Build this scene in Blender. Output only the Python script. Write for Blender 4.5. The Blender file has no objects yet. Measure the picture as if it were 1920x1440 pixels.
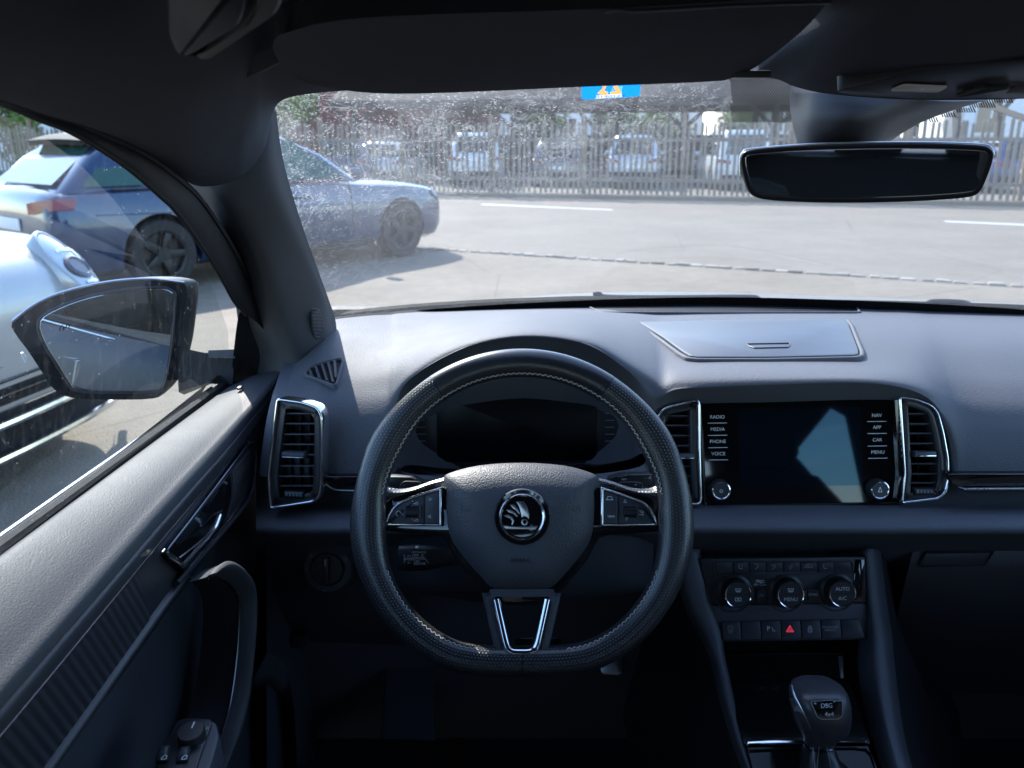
import bpy, bmesh, math, random
from mathutils import Vector, Matrix
random.seed(7)
scene = bpy.context.scene
R = math.radians

# ------------------------------------------------------------------ camera
PITCH = R(16.7); FPX = 1500.0; CAMZ = 1.35
cam = bpy.data.cameras.new('camera')
cam.sensor_width = 36.0; cam.lens = FPX / 1920.0 * 36.0
cam.clip_start = 0.01; cam.clip_end = 2000
cam.dof.use_dof = True; cam.dof.focus_distance = 0.92; cam.dof.aperture_fstop = 9.0
cam_ob = bpy.data.objects.new('camera', cam)
cam_ob.location = (0, 0, CAMZ); cam_ob.rotation_euler = (R(90) - PITCH, 0, 0)
scene.collection.objects.link(cam_ob); scene.camera = cam_ob

# ------------------------------------------------------------------ sky, sun, exposure
SUN_EL, SUN_AZ = R(39), R(-25)          # azimuth from straight ahead, negative = left
world = bpy.data.worlds.new('World'); scene.world = world; world.use_nodes = True
wn = world.node_tree.nodes; wl = world.node_tree.links
sky = wn.new('ShaderNodeTexSky'); sky.sky_type = 'NISHITA'; sky.sun_disc = False
sky.sun_elevation = SUN_EL; sky.sun_rotation = SUN_AZ
sky.air_density = 1.0; sky.dust_density = 0.6; sky.ozone_density = 3.5
wn['Background'].inputs['Strength'].default_value = 0.15
wl.new(sky.outputs[0], wn['Background'].inputs['Color'])
sun = bpy.data.lights.new('sun', 'SUN'); sun.energy = 2.3; sun.angle = R(0.53); sun.color = (1, 0.955, 0.89)
sun_ob = bpy.data.objects.new('sun', sun)
sdir = Vector((math.sin(SUN_AZ) * math.cos(SUN_EL), math.cos(SUN_AZ) * math.cos(SUN_EL), math.sin(SUN_EL)))
sun_ob.rotation_euler = sdir.to_track_quat('Z', 'Y').to_euler(); sun_ob.location = (0, 0, 30)
scene.collection.objects.link(sun_ob)
scene.view_settings.view_transform = 'Standard'; scene.view_settings.look = 'None'
scene.view_settings.exposure = 2.2; scene.view_settings.gamma = 1.0
scene.view_settings.use_curve_mapping = False
scene.render.engine = 'CYCLES'
cy = scene.cycles
cy.max_bounces = 8; cy.diffuse_bounces = 4; cy.glossy_bounces = 4; cy.transparent_max_bounces = 16
cy.transmission_bounces = 4; cy.caustics_reflective = False; cy.caustics_refractive = False
cy.use_denoising = True; cy.denoiser = 'OPENIMAGEDENOISE'; cy.sample_clamp_indirect = 6.0

# ------------------------------------------------------------------ picture <-> place
CAM = Vector((0, 0, CAMZ)); cs, sn = math.cos(PITCH), math.sin(PITCH)
def ray(px, py):
    x = (px - 960) / FPX; y = (720 - py) / FPX
    return Vector((x, cs + y * sn, -sn + y * cs))
def PX(px, py, X): d = ray(px, py); return CAM + d * (X / d.x)
def PY(px, py, Y): d = ray(px, py); return CAM + d * (Y / d.y)
def PZ(px, py, Z): d = ray(px, py); return CAM + d * ((Z - CAMZ) / d.z)
def PD(px, py, D): return CAM + ray(px, py) * D
class Plane:
    def __init__(s, o, u, v):
        s.o = Vector(o); s.u = Vector(u).normalized(); v = Vector(v)
        s.v = (v - s.u * v.dot(s.u)).normalized(); s.n = s.u.cross(s.v)
    def w(s, a, b, h=0.0): return s.o + s.u * a + s.v * b + s.n * h
    def loc(s, px, py, h=0.0):
        d = ray(px, py); o = s.o + s.n * h
        t = (o - CAM).dot(s.n) / d.dot(s.n); q = CAM + d * t - o
        return (q.dot(s.u), q.dot(s.v))
    def poly(s, pts, h=0.0): return [s.loc(x, y, h) for x, y in pts]
def hit(g, px, py):
    """first point of a mesh seen at a photo position."""
    from mathutils.bvhtree import BVHTree
    if not hasattr(g, 'bvh'): g.bvh = BVHTree.FromPolygons([tuple(q) for q in g.v], g.f)
    return g.bvh.ray_cast(CAM, ray(px, py).normalized())[0]
def surf_plane(g, c, a, b, d, e):
    """plane lying on a mesh: centre, left, right, lower, upper photo positions."""
    H = [hit(g, *q) for q in (c, a, b, d, e)]
    return Plane((H[0] + (H[1] + H[2] + H[3] + H[4]) / 4) / 2, H[2] - H[1], H[4] - H[3])
def tilt_plane(o, deg, yaw=0.0):
    a = R(deg); m = Matrix.Rotation(R(yaw), 3, 'Z')
    return Plane(o, m @ Vector((1, 0, 0)), m @ Vector((0, math.sin(a), math.cos(a))))

# ------------------------------------------------------------------ geometry helpers
class Geo:
    def __init__(s): s.v = []; s.f = []; s.uv = None
    def add(s, v, f):
        n = len(s.v); s.v += [Vector(q) for q in v]; s.f += [tuple(i + n for i in q) for q in f]; return s
    def merge(s, g): return s.add(g.v, g.f)
def cr(p0, p1, p2, p3, t):
    return 0.5 * ((2 * p1) + (p2 - p0) * t + (2 * p0 - 5 * p1 + 4 * p2 - p3) * t * t + (3 * p1 - p0 - 3 * p2 + p3) * t ** 3)
def spline(pts, n, closed=False):
    """n samples per span through pts (Catmull-Rom)."""
    pts = [Vector(q) for q in pts]; m = len(pts); out = []
    spans = m if closed else m - 1
    for i in range(spans):
        if closed: q = [pts[(i + k - 1) % m] for k in range(4)]
        else:
            q = [pts[max(i - 1, 0)], pts[i], pts[i + 1], pts[min(i + 2, m - 1)]]
            if i == 0: q[0] = 2 * pts[0] - pts[1]
            if i == m - 2: q[3] = 2 * pts[-1] - pts[-2]
        for k in range(n): out.append(cr(*q, k / n))
    if not closed: out.append(pts[-1].copy())
    return out
def grid(rows, closed_u=False, closed_v=False):
    g = Geo(); nr = len(rows); nc = len(rows[0])
    v = [q for r in rows for q in r]; f = []
    for i in range(nr if closed_v else nr - 1):
        for j in range(nc if closed_u else nc - 1):
            a = i * nc + j; b = i * nc + (j + 1) % nc; c = ((i + 1) % nr) * nc + (j + 1) % nc; d = ((i + 1) % nr) * nc + j
            f.append((a, b, c, d))
    g.add(v, f); g.shape = (nr, nc); return g
def smooth_grid(rows, nu, nv):
    """rows of points -> Catmull-Rom surface; nu per span along a row, nv per span across rows."""
    rr = [spline(r, nu) for r in rows]
    cols = [spline([r[j] for r in rr], nv) for j in range(len(rr[0]))]
    return grid([[c[i] for c in cols] for i in range(len(cols[0]))])
def thicken(g, vec):
    """closed slab: copy of an open grid shifted by vec plus its border."""
    nr, nc = g.shape; n = len(g.v); vec = Vector(vec)
    v2 = [q + vec for q in g.v]; f2 = [tuple(n + i for i in reversed(q)) for q in g.f]
    b = [(0, j) for j in range(nc)] + [(i, nc - 1) for i in range(1, nr)] + [(nr - 1, j) for j in range(nc - 2, -1, -1)] + [(i, 0) for i in range(nr - 2, 0, -1)]
    ids = [i * nc + j for i, j in b]; f3 = []
    for k in range(len(ids)):
        a, c = ids[k], ids[(k + 1) % len(ids)]; f3.append((c, a, a + n, c + n))
    g.v += v2; g.f += f2 + f3; return g
def inset(poly, d):
    n = len(poly); out = []
    area = sum(poly[i][0] * poly[(i + 1) % n][1] - poly[(i + 1) % n][0] * poly[i][1] for i in range(n))
    sg = 1 if area > 0 else -1
    for i in range(n):
        p0, p1, p2 = Vector(poly[i - 1]), Vector(poly[i]), Vector(poly[(i + 1) % n])
        e1 = (p1 - p0); e2 = (p2 - p1)
        if e1.length < 1e-9: e1 = e2
        if e2.length < 1e-9: e2 = e1
        e1.normalize(); e2.normalize()
        n1 = Vector((-e1.y, e1.x)) * sg; n2 = Vector((-e2.y, e2.x)) * sg
        m = n1 + n2
        if m.length < 1e-6: m = n1
        m.normalize(); k = max(m.dot(n1), 0.35)
        q = p1 + m * (d / k); out.append((q.x, q.y))
    return out
def rpoly(pts, r, seg=4):
    """round the corners of a polygon; r one number or one per corner."""
    n = len(pts); out = []
    for i in range(n):
        p0, p1, p2 = Vector(pts[i - 1]), Vector(pts[i]), Vector(pts[(i + 1) % n])
        rr = r[i] if isinstance(r, (list, tuple)) else r
        a = p0 - p1; b = p2 - p1
        d = min(rr, a.length * .48, b.length * .48)
        if d < 1e-7: out.append((p1.x, p1.y)); continue
        A = p1 + a.normalized() * d; B = p1 + b.normalized() * d
        for k in range(seg + 1):
            t = k / seg; q = A * (1 - t) ** 2 + p1 * 2 * t * (1 - t) + B * t * t
            out.append((q.x, q.y))
    return out
def spoly(pts, n=4):
    return [(q.x, q.y) for q in spline([Vector((x, y, 0)) for x, y in pts], n, True)]
def prism(pl, poly, h0, h1, bev=0.0):
    g = Geo(); n = len(poly)
    rings = [(poly, h0), (poly, h1 - bev)]
    if bev > 0: rings += [(inset(poly, bev * .3), h1 - bev * .3), (inset(poly, bev), h1)]
    else: rings[1] = (poly, h1)
    v = [pl.w(a, b, h) for p, h in rings for a, b in p]; f = []
    area = sum(poly[i][0] * poly[(i + 1) % n][1] - poly[(i + 1) % n][0] * poly[i][1] for i in range(n))
    for k in range(len(rings) - 1):
        for i in range(n):
            q = (k * n + i, k * n + (i + 1) % n, (k + 1) * n + (i + 1) % n, (k + 1) * n + i)
            f.append(q if area > 0 else q[::-1])
    top = tuple(range((len(rings) - 1) * n, len(rings) * n)); bot = tuple(range(n - 1, -1, -1))
    f += [top if area > 0 else top[::-1], bot if area > 0 else bot[::-1]]
    return g.add(v, f)
def ring(pl, outer, inner, h0, h1, bev=0.0):
    g = Geo(); n = len(outer)
    sec = [(outer, h0), (outer, h1 - bev), (inset(outer, bev), h1), (inset(inner, -bev), h1), (inner, h1 - bev), (inner, h0)] if bev > 0 else \
          [(outer, h0), (outer, h1), (inner, h1), (inner, h0)]
    rows = [[pl.w(a, b, h) for a, b in p] for p, h in sec]
    return grid(rows, closed_u=True, closed_v=True)
def cushion(pl, poly, h0, h1, steps=7, flat=.35, pw=2.2):
    """pillow-like slab: outline at h0 rising to h1 in the middle."""
    n = len(poly); cx = sum(p[0] for p in poly) / n; cyy = sum(p[1] for p in poly) / n
    rows = []
    for k in range(steps + 1):
        t = k / steps; s = 1 - t * (1 - .02); hh = h0 + (h1 - h0) * (1 - (1 - min(t / (1 - flat), 1)) ** pw)
        rows.append([pl.w(cx + (a - cx) * s, cyy + (b - cyy) * s, hh) for a, b in poly])
    rows.insert(0, [pl.w(a, b, h0 - .012) for a, b in poly])
    g = grid(rows, closed_u=True); m = len(rows) - 1
    g.f.append(tuple(range(m * n, m * n + n))); g.f.append(tuple(range(n - 1, -1, -1))); return g
def frames(path, closed=False, up=None):
    n = len(path); out = []; prev = None
    for i in range(n):
        a = path[i - 1] if (closed or i > 0) else path[i]; b = path[(i + 1) % n] if (closed or i < n - 1) else path[i]
        t = (b - a).normalized()
        if up is not None: s = t.cross(up)
        elif prev is None: s = t.orthogonal()
        else: s = prev - t * prev.dot(t)
        s.normalize(); prev = s; out.append((t, s, t.cross(s).normalized()))
    return out
def tube(path, r, n=8, closed=False, up=None, flat=1.0, caps=True):
    """r: number or per-point list; flat scales the second axis."""
    path = [Vector(q) for q in path]; fr = frames(path, closed, up); rows = []
    for i, p in enumerate(path):
        rr = r[i] if isinstance(r, (list, tuple)) else r
        fl = flat[i] if isinstance(flat, (list, tuple)) else flat
        rows.append([p + fr[i][1] * math.cos(2 * math.pi * k / n) * rr + fr[i][2] * math.sin(2 * math.pi * k / n) * rr * fl for k in range(n)])
    g = grid(rows, closed_u=True, closed_v=closed)
    if caps and not closed:
        g.f.append(tuple(range(n - 1, -1, -1))); m = (len(rows) - 1) * n; g.f.append(tuple(range(m, m + n)))
    return g
def lathe(pl, ca, cb, prof, n=32, cap=True):
    rows = [[pl.w(ca + r * math.cos(2 * math.pi * k / n), cb + r * math.sin(2 * math.pi * k / n), h) for k in range(n)] for r, h in prof]
    g = grid(rows, closed_u=True)
    if cap:
        m = (len(rows) - 1) * n; g.f.append(tuple(range(m, m + n))); g.f.append(tuple(range(n - 1, -1, -1)))
    return g
def loft(rows, caps=True):
    g = grid(rows, closed_u=True); n = len(rows[0])
    if caps:
        m = (len(rows) - 1) * n; g.f.append(tuple(range(n - 1, -1, -1))); g.f.append(tuple(range(m, m + n)))
    return g
def box(c, sx, sy, sz, bev=0.0, m=None):
    """box with chamfered edges; c centre, s* full sizes, m optional 3x3."""
    bm = bmesh.new(); bmesh.ops.create_cube(bm, size=1.0)
    for v in bm.verts: v.co = Vector((v.co.x * sx, v.co.y * sy, v.co.z * sz))
    if bev > 0: bmesh.ops.bevel(bm, geom=bm.edges[:], offset=bev, segments=2, profile=.6, affect='EDGES')
    bm.verts.index_update(); g = Geo()
    mm = m if m is not None else Matrix.Identity(3)
    g.add([mm @ v.co + Vector(c) for v in bm.verts], [tuple(v.index for v in f.verts) for f in bm.faces]); bm.free(); return g
def pbox(pl, a0, a1, b0, b1, h0, h1, bev=0.0):
    return prism(pl, [(a0, b0), (a1, b0), (a1, b1), (a0, b1)], h0, h1, bev)
_txt = {}
def text_geo(s, pl, a, b, size, h, align='CENTER', sx=1.0, rot=0.0):
    key = (s, align)
    if key not in _txt:
        c = bpy.data.curves.new('print', 'FONT'); c.body = s; c.align_x = align; c.align_y = 'CENTER'; c.size = 1.0; c.resolution_u = 3
        o = bpy.data.objects.new('print', c); m = o.to_mesh()
        _txt[key] = ([v.co.copy() for v in m.vertices], [tuple(f.vertices) for f in m.polygons])
        o.to_mesh_clear(); bpy.data.objects.remove(o); bpy.data.curves.remove(c)
    v, f = _txt[key]; g = Geo(); ca, sa = math.cos(rot), math.sin(rot)
    return g.add([pl.w(a + (q.x * sx * ca - q.y * sa) * size, b + (q.x * sx * sa + q.y * ca) * size, h) for q in v], f)
def text_px(s, pl, px, py, hpx, h, align='CENTER', sx=1.0, rot=0.0):
    """lettering centred at a photo position; hpx = height of capitals in photo pixels."""
    a, b = pl.loc(px, py, h); a2, b2 = pl.loc(px, py - hpx, h)
    return text_geo(s, pl, a, b, abs(b2 - b) / .7, h, align, sx, rot)
def line_px(pl, pts, wpx, h, closed=False):
    """flat printed line through photo positions."""
    q = [pl.loc(x, y, h) for x, y in pts]; a = pl.loc(960, 900, h); a2 = pl.loc(960 + wpx, 900, h); w = abs(a2[0] - a[0]) / 2
    g = Geo(); n = len(q)
    L = []; Rr = []
    for i in range(n):
        p0 = Vector(q[i - 1] if (closed or i) else q[0]); p2 = Vector(q[(i + 1) % n] if (closed or i < n - 1) else q[i])
        t = (p2 - p0); t = t.normalized() if t.length > 1e-9 else Vector((1, 0)); m = Vector((-t.y, t.x)) * w; c = Vector(q[i])
        L.append(c + m); Rr.append(c - m)
    return grid([[pl.w(v.x, v.y, h) for v in L], [pl.w(v.x, v.y, h) for v in Rr]], closed_u=closed)

STUFF = {'stitching', 'seams', 'gauge_marks', 'symbols', 'key_symbols', 'boot_stitching', 'grille_ribs', 'roller_ribs', 'dial_marks', 'horn_symbols', 'switch_lettering', 'knob_symbols', 'air_waves', 'blind_spot_symbol', 'pad_ribs'}
# ------------------------------------------------------------------ scene objects
def _link(o): scene.collection.objects.link(o); return o
def tag(o, label=None, cat=None, group=None, kind=None):
    if label: o['label'] = label
    if cat: o['category'] = cat
    if group: o['group'] = group
    if kind: o['kind'] = kind
    return o
def mesh_of(name, g, smooth=True, ang=35):
    me = bpy.data.meshes.new(name); me.from_pydata([tuple(q) for q in g.v], [], g.f); me.update()
    if g.uv is not None:
        ul = me.uv_layers.new(name='UVMap')
        for l in me.loops: ul.data[l.index].uv = g.uv[l.vertex_index]
    bm = bmesh.new(); bm.from_mesh(me); bmesh.ops.recalc_face_normals(bm, faces=bm.faces[:]); bm.to_mesh(me); bm.free()
    if smooth:
        me.polygons.foreach_set('use_smooth', [True] * len(me.polygons)); me.set_sharp_from_angle(angle=R(ang))
    return me
def obj(name, g, mat, parent=None, smooth=True, ang=35):
    o = bpy.data.objects.new(name, mesh_of(name, g, smooth, ang) if isinstance(g, Geo) else g)
    if mat is not None and not o.data.materials: o.data.materials.append(MAT[mat])
    _link(o)
    if name in STUFF: o['kind'] = 'stuff'
    if parent is not None:
        o.parent = parent; o.matrix_parent_inverse = parent.matrix_basis.inverted()
    return o
def thing(name, loc, label, cat, group=None):
    o = bpy.data.objects.new(name, None); o.empty_display_size = .05; o.location = loc; _link(o)
    return tag(o, label, cat, group)
def solo(name, g, mat, label, cat, group=None, kind=None, **k):
    return tag(obj(name, g, mat, **k), label, cat, group, kind)
def copy_tree(o, parent=None):
    c = o.copy(); _link(c); c.parent = parent
    for ch in o.children: copy_tree(ch, c)
    return c

# ------------------------------------------------------------------ materials
MAT = {}
class NT:
    def __init__(s, name):
        s.m = bpy.data.materials.new(name); s.m.use_nodes = True; s.t = s.m.node_tree; s.n = s.t.nodes
        s.b = s.n.get('Principled BSDF'); s.out = s.n.get('Material Output'); MAT[name] = s.m
    def node(s, kind, **k):
        q = s.n.new('ShaderNode' + kind)
        for a, b in k.items(): setattr(q, a, b)
        return q
    def link(s, a, b): s.t.links.new(a, b)
    def val(s, sock, v):
        if hasattr(v, 'is_output') or isinstance(v, bpy.types.NodeSocket): s.link(v, sock)
        else: sock.default_value = v
    def math(s, op, a, b=0.0, c=0.0, clamp=False):
        q = s.node('Math', operation=op); q.use_clamp = clamp
        s.val(q.inputs[0], a); s.val(q.inputs[1], b); s.val(q.inputs[2], c); return q.outputs[0]
    def coord(s, which='Object', scale=(1, 1, 1), rot=(0, 0, 0)):
        t = s.node('TexCoord'); mp = s.node('Mapping'); mp.inputs['Scale'].default_value = scale; mp.inputs['Rotation'].default_value = rot
        s.link(t.outputs[which], mp.inputs['Vector']); return mp.outputs[0]
    def noise(s, vec, scale, detail=4, rough=.55, dist=0.0):
        q = s.node('TexNoise'); s.link(vec, q.inputs['Vector']); q.inputs['Scale'].default_value = scale; q.inputs['Detail'].default_value = detail
        q.inputs['Roughness'].default_value = rough; q.inputs['Distortion'].default_value = dist; return q.outputs[0]
    def voro(s, vec, scale, feature='F1', rand=1.0):
        q = s.node('TexVoronoi', feature=feature); s.link(vec, q.inputs['Vector']); q.inputs['Scale'].default_value = scale
        q.inputs['Randomness'].default_value = rand; return q.outputs['Distance']
    def ramp(s, fac, stops):
        q = s.node('ValToRGB'); s.val(q.inputs[0], fac); e = q.color_ramp.elements
        while len(e) < len(stops): e.new(0.5)
        for el, (p, c) in zip(e, stops):
            el.position = p; el.color = (c, c, c, 1) if isinstance(c, (int, float)) else (*c, 1)
        return q.outputs[0]
    def mixc(s, fac, a, b):
        q = s.node('Mix', data_type='RGBA'); s.val(q.inputs[0], fac)
        s.val(q.inputs[6], (*a, 1) if isinstance(a, tuple) else a); s.val(q.inputs[7], (*b, 1) if isinstance(b, tuple) else b); return q.outputs[2]
    def bump(s, h, strength, dist):
        q = s.node('Bump'); q.inputs['Strength'].default_value = strength; q.inputs['Distance'].default_value = dist
        s.link(h, q.inputs['Height']); s.link(q.outputs[0], s.b.inputs['Normal'])
    def set(s, col=None, rough=None, metal=None, spec=None, **k):
        if col is not None: s.val(s.b.inputs['Base Color'], (*col, 1) if isinstance(col, tuple) else col)
        if rough is not None: s.val(s.b.inputs['Roughness'], rough)
        if metal is not None: s.val(s.b.inputs['Metallic'], metal)
        if spec is not None: s.val(s.b.inputs['Specular IOR Level'], spec)
        for a, v in k.items(): s.val(s.b.inputs[a.replace('_', ' ')], v)
        return s
def plain(name, col, rough=.5, metal=0.0, spec=.5, var=.12, vs=60, **k):
    """one colour with slight mottling and uneven gloss."""
    m = NT(name); v = m.coord(); n = m.noise(v, vs, 3)
    c = m.mixc(n, tuple(x * (1 - var) for x in col), tuple(min(1, x * (1 + var)) for x in col))
    r = m.math('MULTIPLY_ADD', n, .16, rough - .08, clamp=True)
    m.set(c, r, metal, spec, **k); return m
def grained(name, col, rough, gscale=520, gdepth=.0006, gstr=.55, spec=.5, dust=.0):
    """moulded plastic or leather with a pebble grain and a little dust."""
    m = NT(name); v = m.coord()
    w = m.noise(v, 90, 2); d = m.node('VectorMath', operation='MULTIPLY_ADD'); m.link(v, d.inputs[0]); d.inputs[1].default_value = (1, 1, 1)
    cb = m.node('CombineXYZ'); k = m.math('MULTIPLY', w, .003); m.link(k, cb.inputs[0]); m.link(k, cb.inputs[1]); m.link(k, cb.inputs[2]); m.link(cb.outputs[0], d.inputs[2])
    g = m.voro(d.outputs[0], gscale, 'SMOOTH_F1'); n2 = m.noise(v, gscale * 2.2, 2)
    h = m.math('ADD', m.math('MULTIPLY', g, -1.0), m.math('MULTIPLY', n2, .35))
    m.bump(h, gstr, gdepth)
    big = m.noise(v, 14, 4); c = m.mixc(big, tuple(x * .86 for x in col), tuple(x * 1.14 for x in col))
    if dust > 0:
        sp = m.ramp(m.voro(v, 150, 'F1'), [(.0, 1), (.05, 0)]); sp = m.math('MULTIPLY', sp, m.ramp(m.noise(v, 40, 2), [(.55, 0), (.7, 1)]))
        c = m.mixc(m.math('MULTIPLY', sp, dust), c, (.5, .5, .48))
    m.set(c, m.math('MULTIPLY_ADD', big, .14, rough - .07), 0, spec); return m

grained('dash_plastic', (.078, .081, .095), .66, 520, .0007, .5, .4, .5)
grained('dark_plastic', (.056, .060, .072), .5, 700, .0004, .4)
grained('door_leather', (.054, .055, .062), .6, 760, .0006, .45, .35, .4)
grained('hub_leather', (.055, .057, .066), .5, 640, .0007, .7)
grained('rim_leather', (.017, .017, .020), .30, 900, .0003, .3, .7)
grained('black_trim', (.020, .021, .026), .45, 800, .0002, .25)
plain('matte_black', (.008, .008, .009), .6, 0, .2)
plain('satin_black', (.024, .025, .030), .38)
plain('piano_black', (.006, .006, .007), .06, 0, .5, .1, 20, Coat_Weight=.6, Coat_Roughness=.03)
plain('console_gloss', (.006, .006, .007), .10, 0, .22, .1, 20)
plain('chrome', (.78, .79, .82), .12, 1.0, .5, .04)
plain('satin_chrome', (.66, .67, .70), .30, 1.0, .5, .05)
plain('dark_chrome', (.10, .105, .12), .25, 1.0)
plain('print_white', (.80, .80, .80), .6)
plain('print_grey', (.34, .34, .35), .6)
plain('print_red_glow', (.75, .02, .05), .5, Emission_Color=(1, .05, .12, 1), Emission_Strength=.25)  # hazard print brightened by a faint glow of its own
plain('thread', (.42, .40, .36), .8)
plain('rubber', (.010, .010, .011), .7, 0, .2)
plain('button', (.034, .036, .044), .45)
plain('lens_white', (.78, .78, .76), .25)
plain('metal_pedal', (.52, .53, .55), .35, 1.0)
m = NT('perforated'); v = m.coord('UV', (1, 1, 1)); sx = m.node('SeparateXYZ'); m.link(v, sx.inputs[0])
row = m.math('FLOOR', sx.outputs[1]); off = m.math('MULTIPLY', m.math('MODULO', row, 2.0), .5)
fx = m.math('SUBTRACT', m.math('FRACT', m.math('ADD', sx.outputs[0], off)), .5); fy = m.math('SUBTRACT', m.math('FRACT', sx.outputs[1]), .5)
rr = m.math('SQRT', m.math('ADD', m.math('MULTIPLY', fx, fx), m.math('MULTIPLY', fy, fy)))
hole = m.ramp(rr, [(.12, 0), (.26, 1)])
gr = m.noise(m.coord(), 1500, 2); m.bump(m.math('ADD', hole, m.math('MULTIPLY', gr, .10)), .45, .0008)
m.set(m.mixc(m.ramp(rr, [(.10, 1), (.20, 0)]), (.018, .018, .021), (.11, .11, .11)), .30, 0, .7)  # light speck in each hole: a glint painted into the colour
m = NT('headliner'); v = m.coord(); sx = m.node('SeparateXYZ'); m.link(v, sx.inputs[0])
wv = m.math('MULTIPLY', m.math('SINE', m.math('MULTIPLY', m.math('ADD', sx.outputs[0], sx.outputs[2]), 2600)), m.math('SINE', m.math('MULTIPLY', sx.outputs[1], 2600)))
m.bump(wv, .5, .0006); m.set(m.mixc(m.noise(v, 30, 3), (.046, .051, .066), (.060, .065, .082)), .9, 0, .25)
grained('pillar_plastic', (.055, .056, .062), .7, 1100, .0003, .4)
m = NT('carpet'); v = m.coord(); m.bump(m.noise(v, 900, 3), .8, .002); m.set(m.mixc(m.noise(v, 200, 3), (.022, .023, .027), (.042, .043, .049)), .95, 0, .1)
m = NT('ribbed_trim'); v = m.coord(); sx = m.node('SeparateXYZ'); m.link(v, sx.inputs[0])
m.bump(m.math('SINE', m.math('MULTIPLY', m.math('ADD', sx.outputs[1], m.math('MULTIPLY', sx.outputs[2], .35)), 620)), .7, .0012); m.set((.024, .025, .031), .42, 0, .5)
m = NT('mesh_grille'); v = m.coord(); m.bump(m.voro(v, 420, 'F1', .0), .9, .0012); m.set(m.mixc(m.ramp(m.voro(v, 420, 'F1', 0.0), [(.25, 0), (.4, 1)]), (.003, .003, .003), (.03, .03, .034)), .45)
m = NT('black_glass'); m.set((.003, .003, .004), .035, 0, .5)
m = NT('cluster_glass'); m.set((.003, .004, .006), .3, 0, .15)
m = NT('display_glass'); m.set((.004, .006, .010), .03, 0, .42, Specular_Tint=(.45, .80, 1.0, 1))
m = NT('mirror_glass'); m.set((.72, .76, .80), .012, 1.0)
m = NT('dim_mirror_glass'); m.set((.72, .74, .78), .02, 1.0)
def sticker(name, col):
    m = NT(name); m.n.remove(m.b); a = m.node('BsdfDiffuse'); b = m.node('BsdfTranslucent'); v = m.coord(); c = m.mixc(m.noise(v, 500, 2), tuple(x * .85 for x in col), tuple(min(1, x * 1.15) for x in col))
    m.link(c, a.inputs[0]); m.link(c, b.inputs[0]); x = m.node('MixShader'); x.inputs[0].default_value = .5; m.link(a.outputs[0], x.inputs[1]); m.link(b.outputs[0], x.inputs[2]); m.link(x.outputs[0], m.out.inputs[0])
sticker('sticker_blue', (.01, .24, .80)); sticker('sticker_orange', (.85, .36, .10)); sticker('sticker_teal', (.10, .42, .60)); sticker('sticker_grey', (.55, .60, .72)); sticker('sticker_ink', (.06, .07, .12))

def glass_mat(name, tint, dirt, veil, refl=1.0):
    """thin pane: see-through, mirror-like at a slant, with dried dirt that scatters light."""
    m = NT(name); m.n.remove(m.b)
    tr = m.node('BsdfTransparent'); tr.inputs[0].default_value = (*tint, 1)
    gl = m.node('BsdfGlossy'); gl.inputs['Roughness'].default_value = .02
    fr = m.node('Fresnel'); fr.inputs[0].default_value = 1.42
    mx = m.node('MixShader'); m.val(mx.inputs[0], m.math('MULTIPLY', fr.outputs[0], refl)); m.link(tr.outputs[0], mx.inputs[1]); m.link(gl.outputs[0], mx.inputs[2])
    tl = m.node('BsdfTranslucent'); tl.inputs[0].default_value = (.74, .74, .72, 1)
    df = m.node('BsdfDiffuse'); df.inputs[0].default_value = (.6, .6, .58, 1)
    sc = m.node('MixShader'); sc.inputs[0].default_value = .3; m.link(tl.outputs[0], sc.inputs[1]); m.link(df.outputs[0], sc.inputs[2])
    m2 = m.node('MixShader'); m.link(mx.outputs[0], m2.inputs[1]); m.link(sc.outputs[0], m2.inputs[2])
    f = dirt(m) if dirt else None
    m.val(m2.inputs[0], m.math('ADD', f, veil, clamp=True) if f is not None else veil)
    m.link(m2.outputs[0], m.out.inputs[0]); return m
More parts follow.
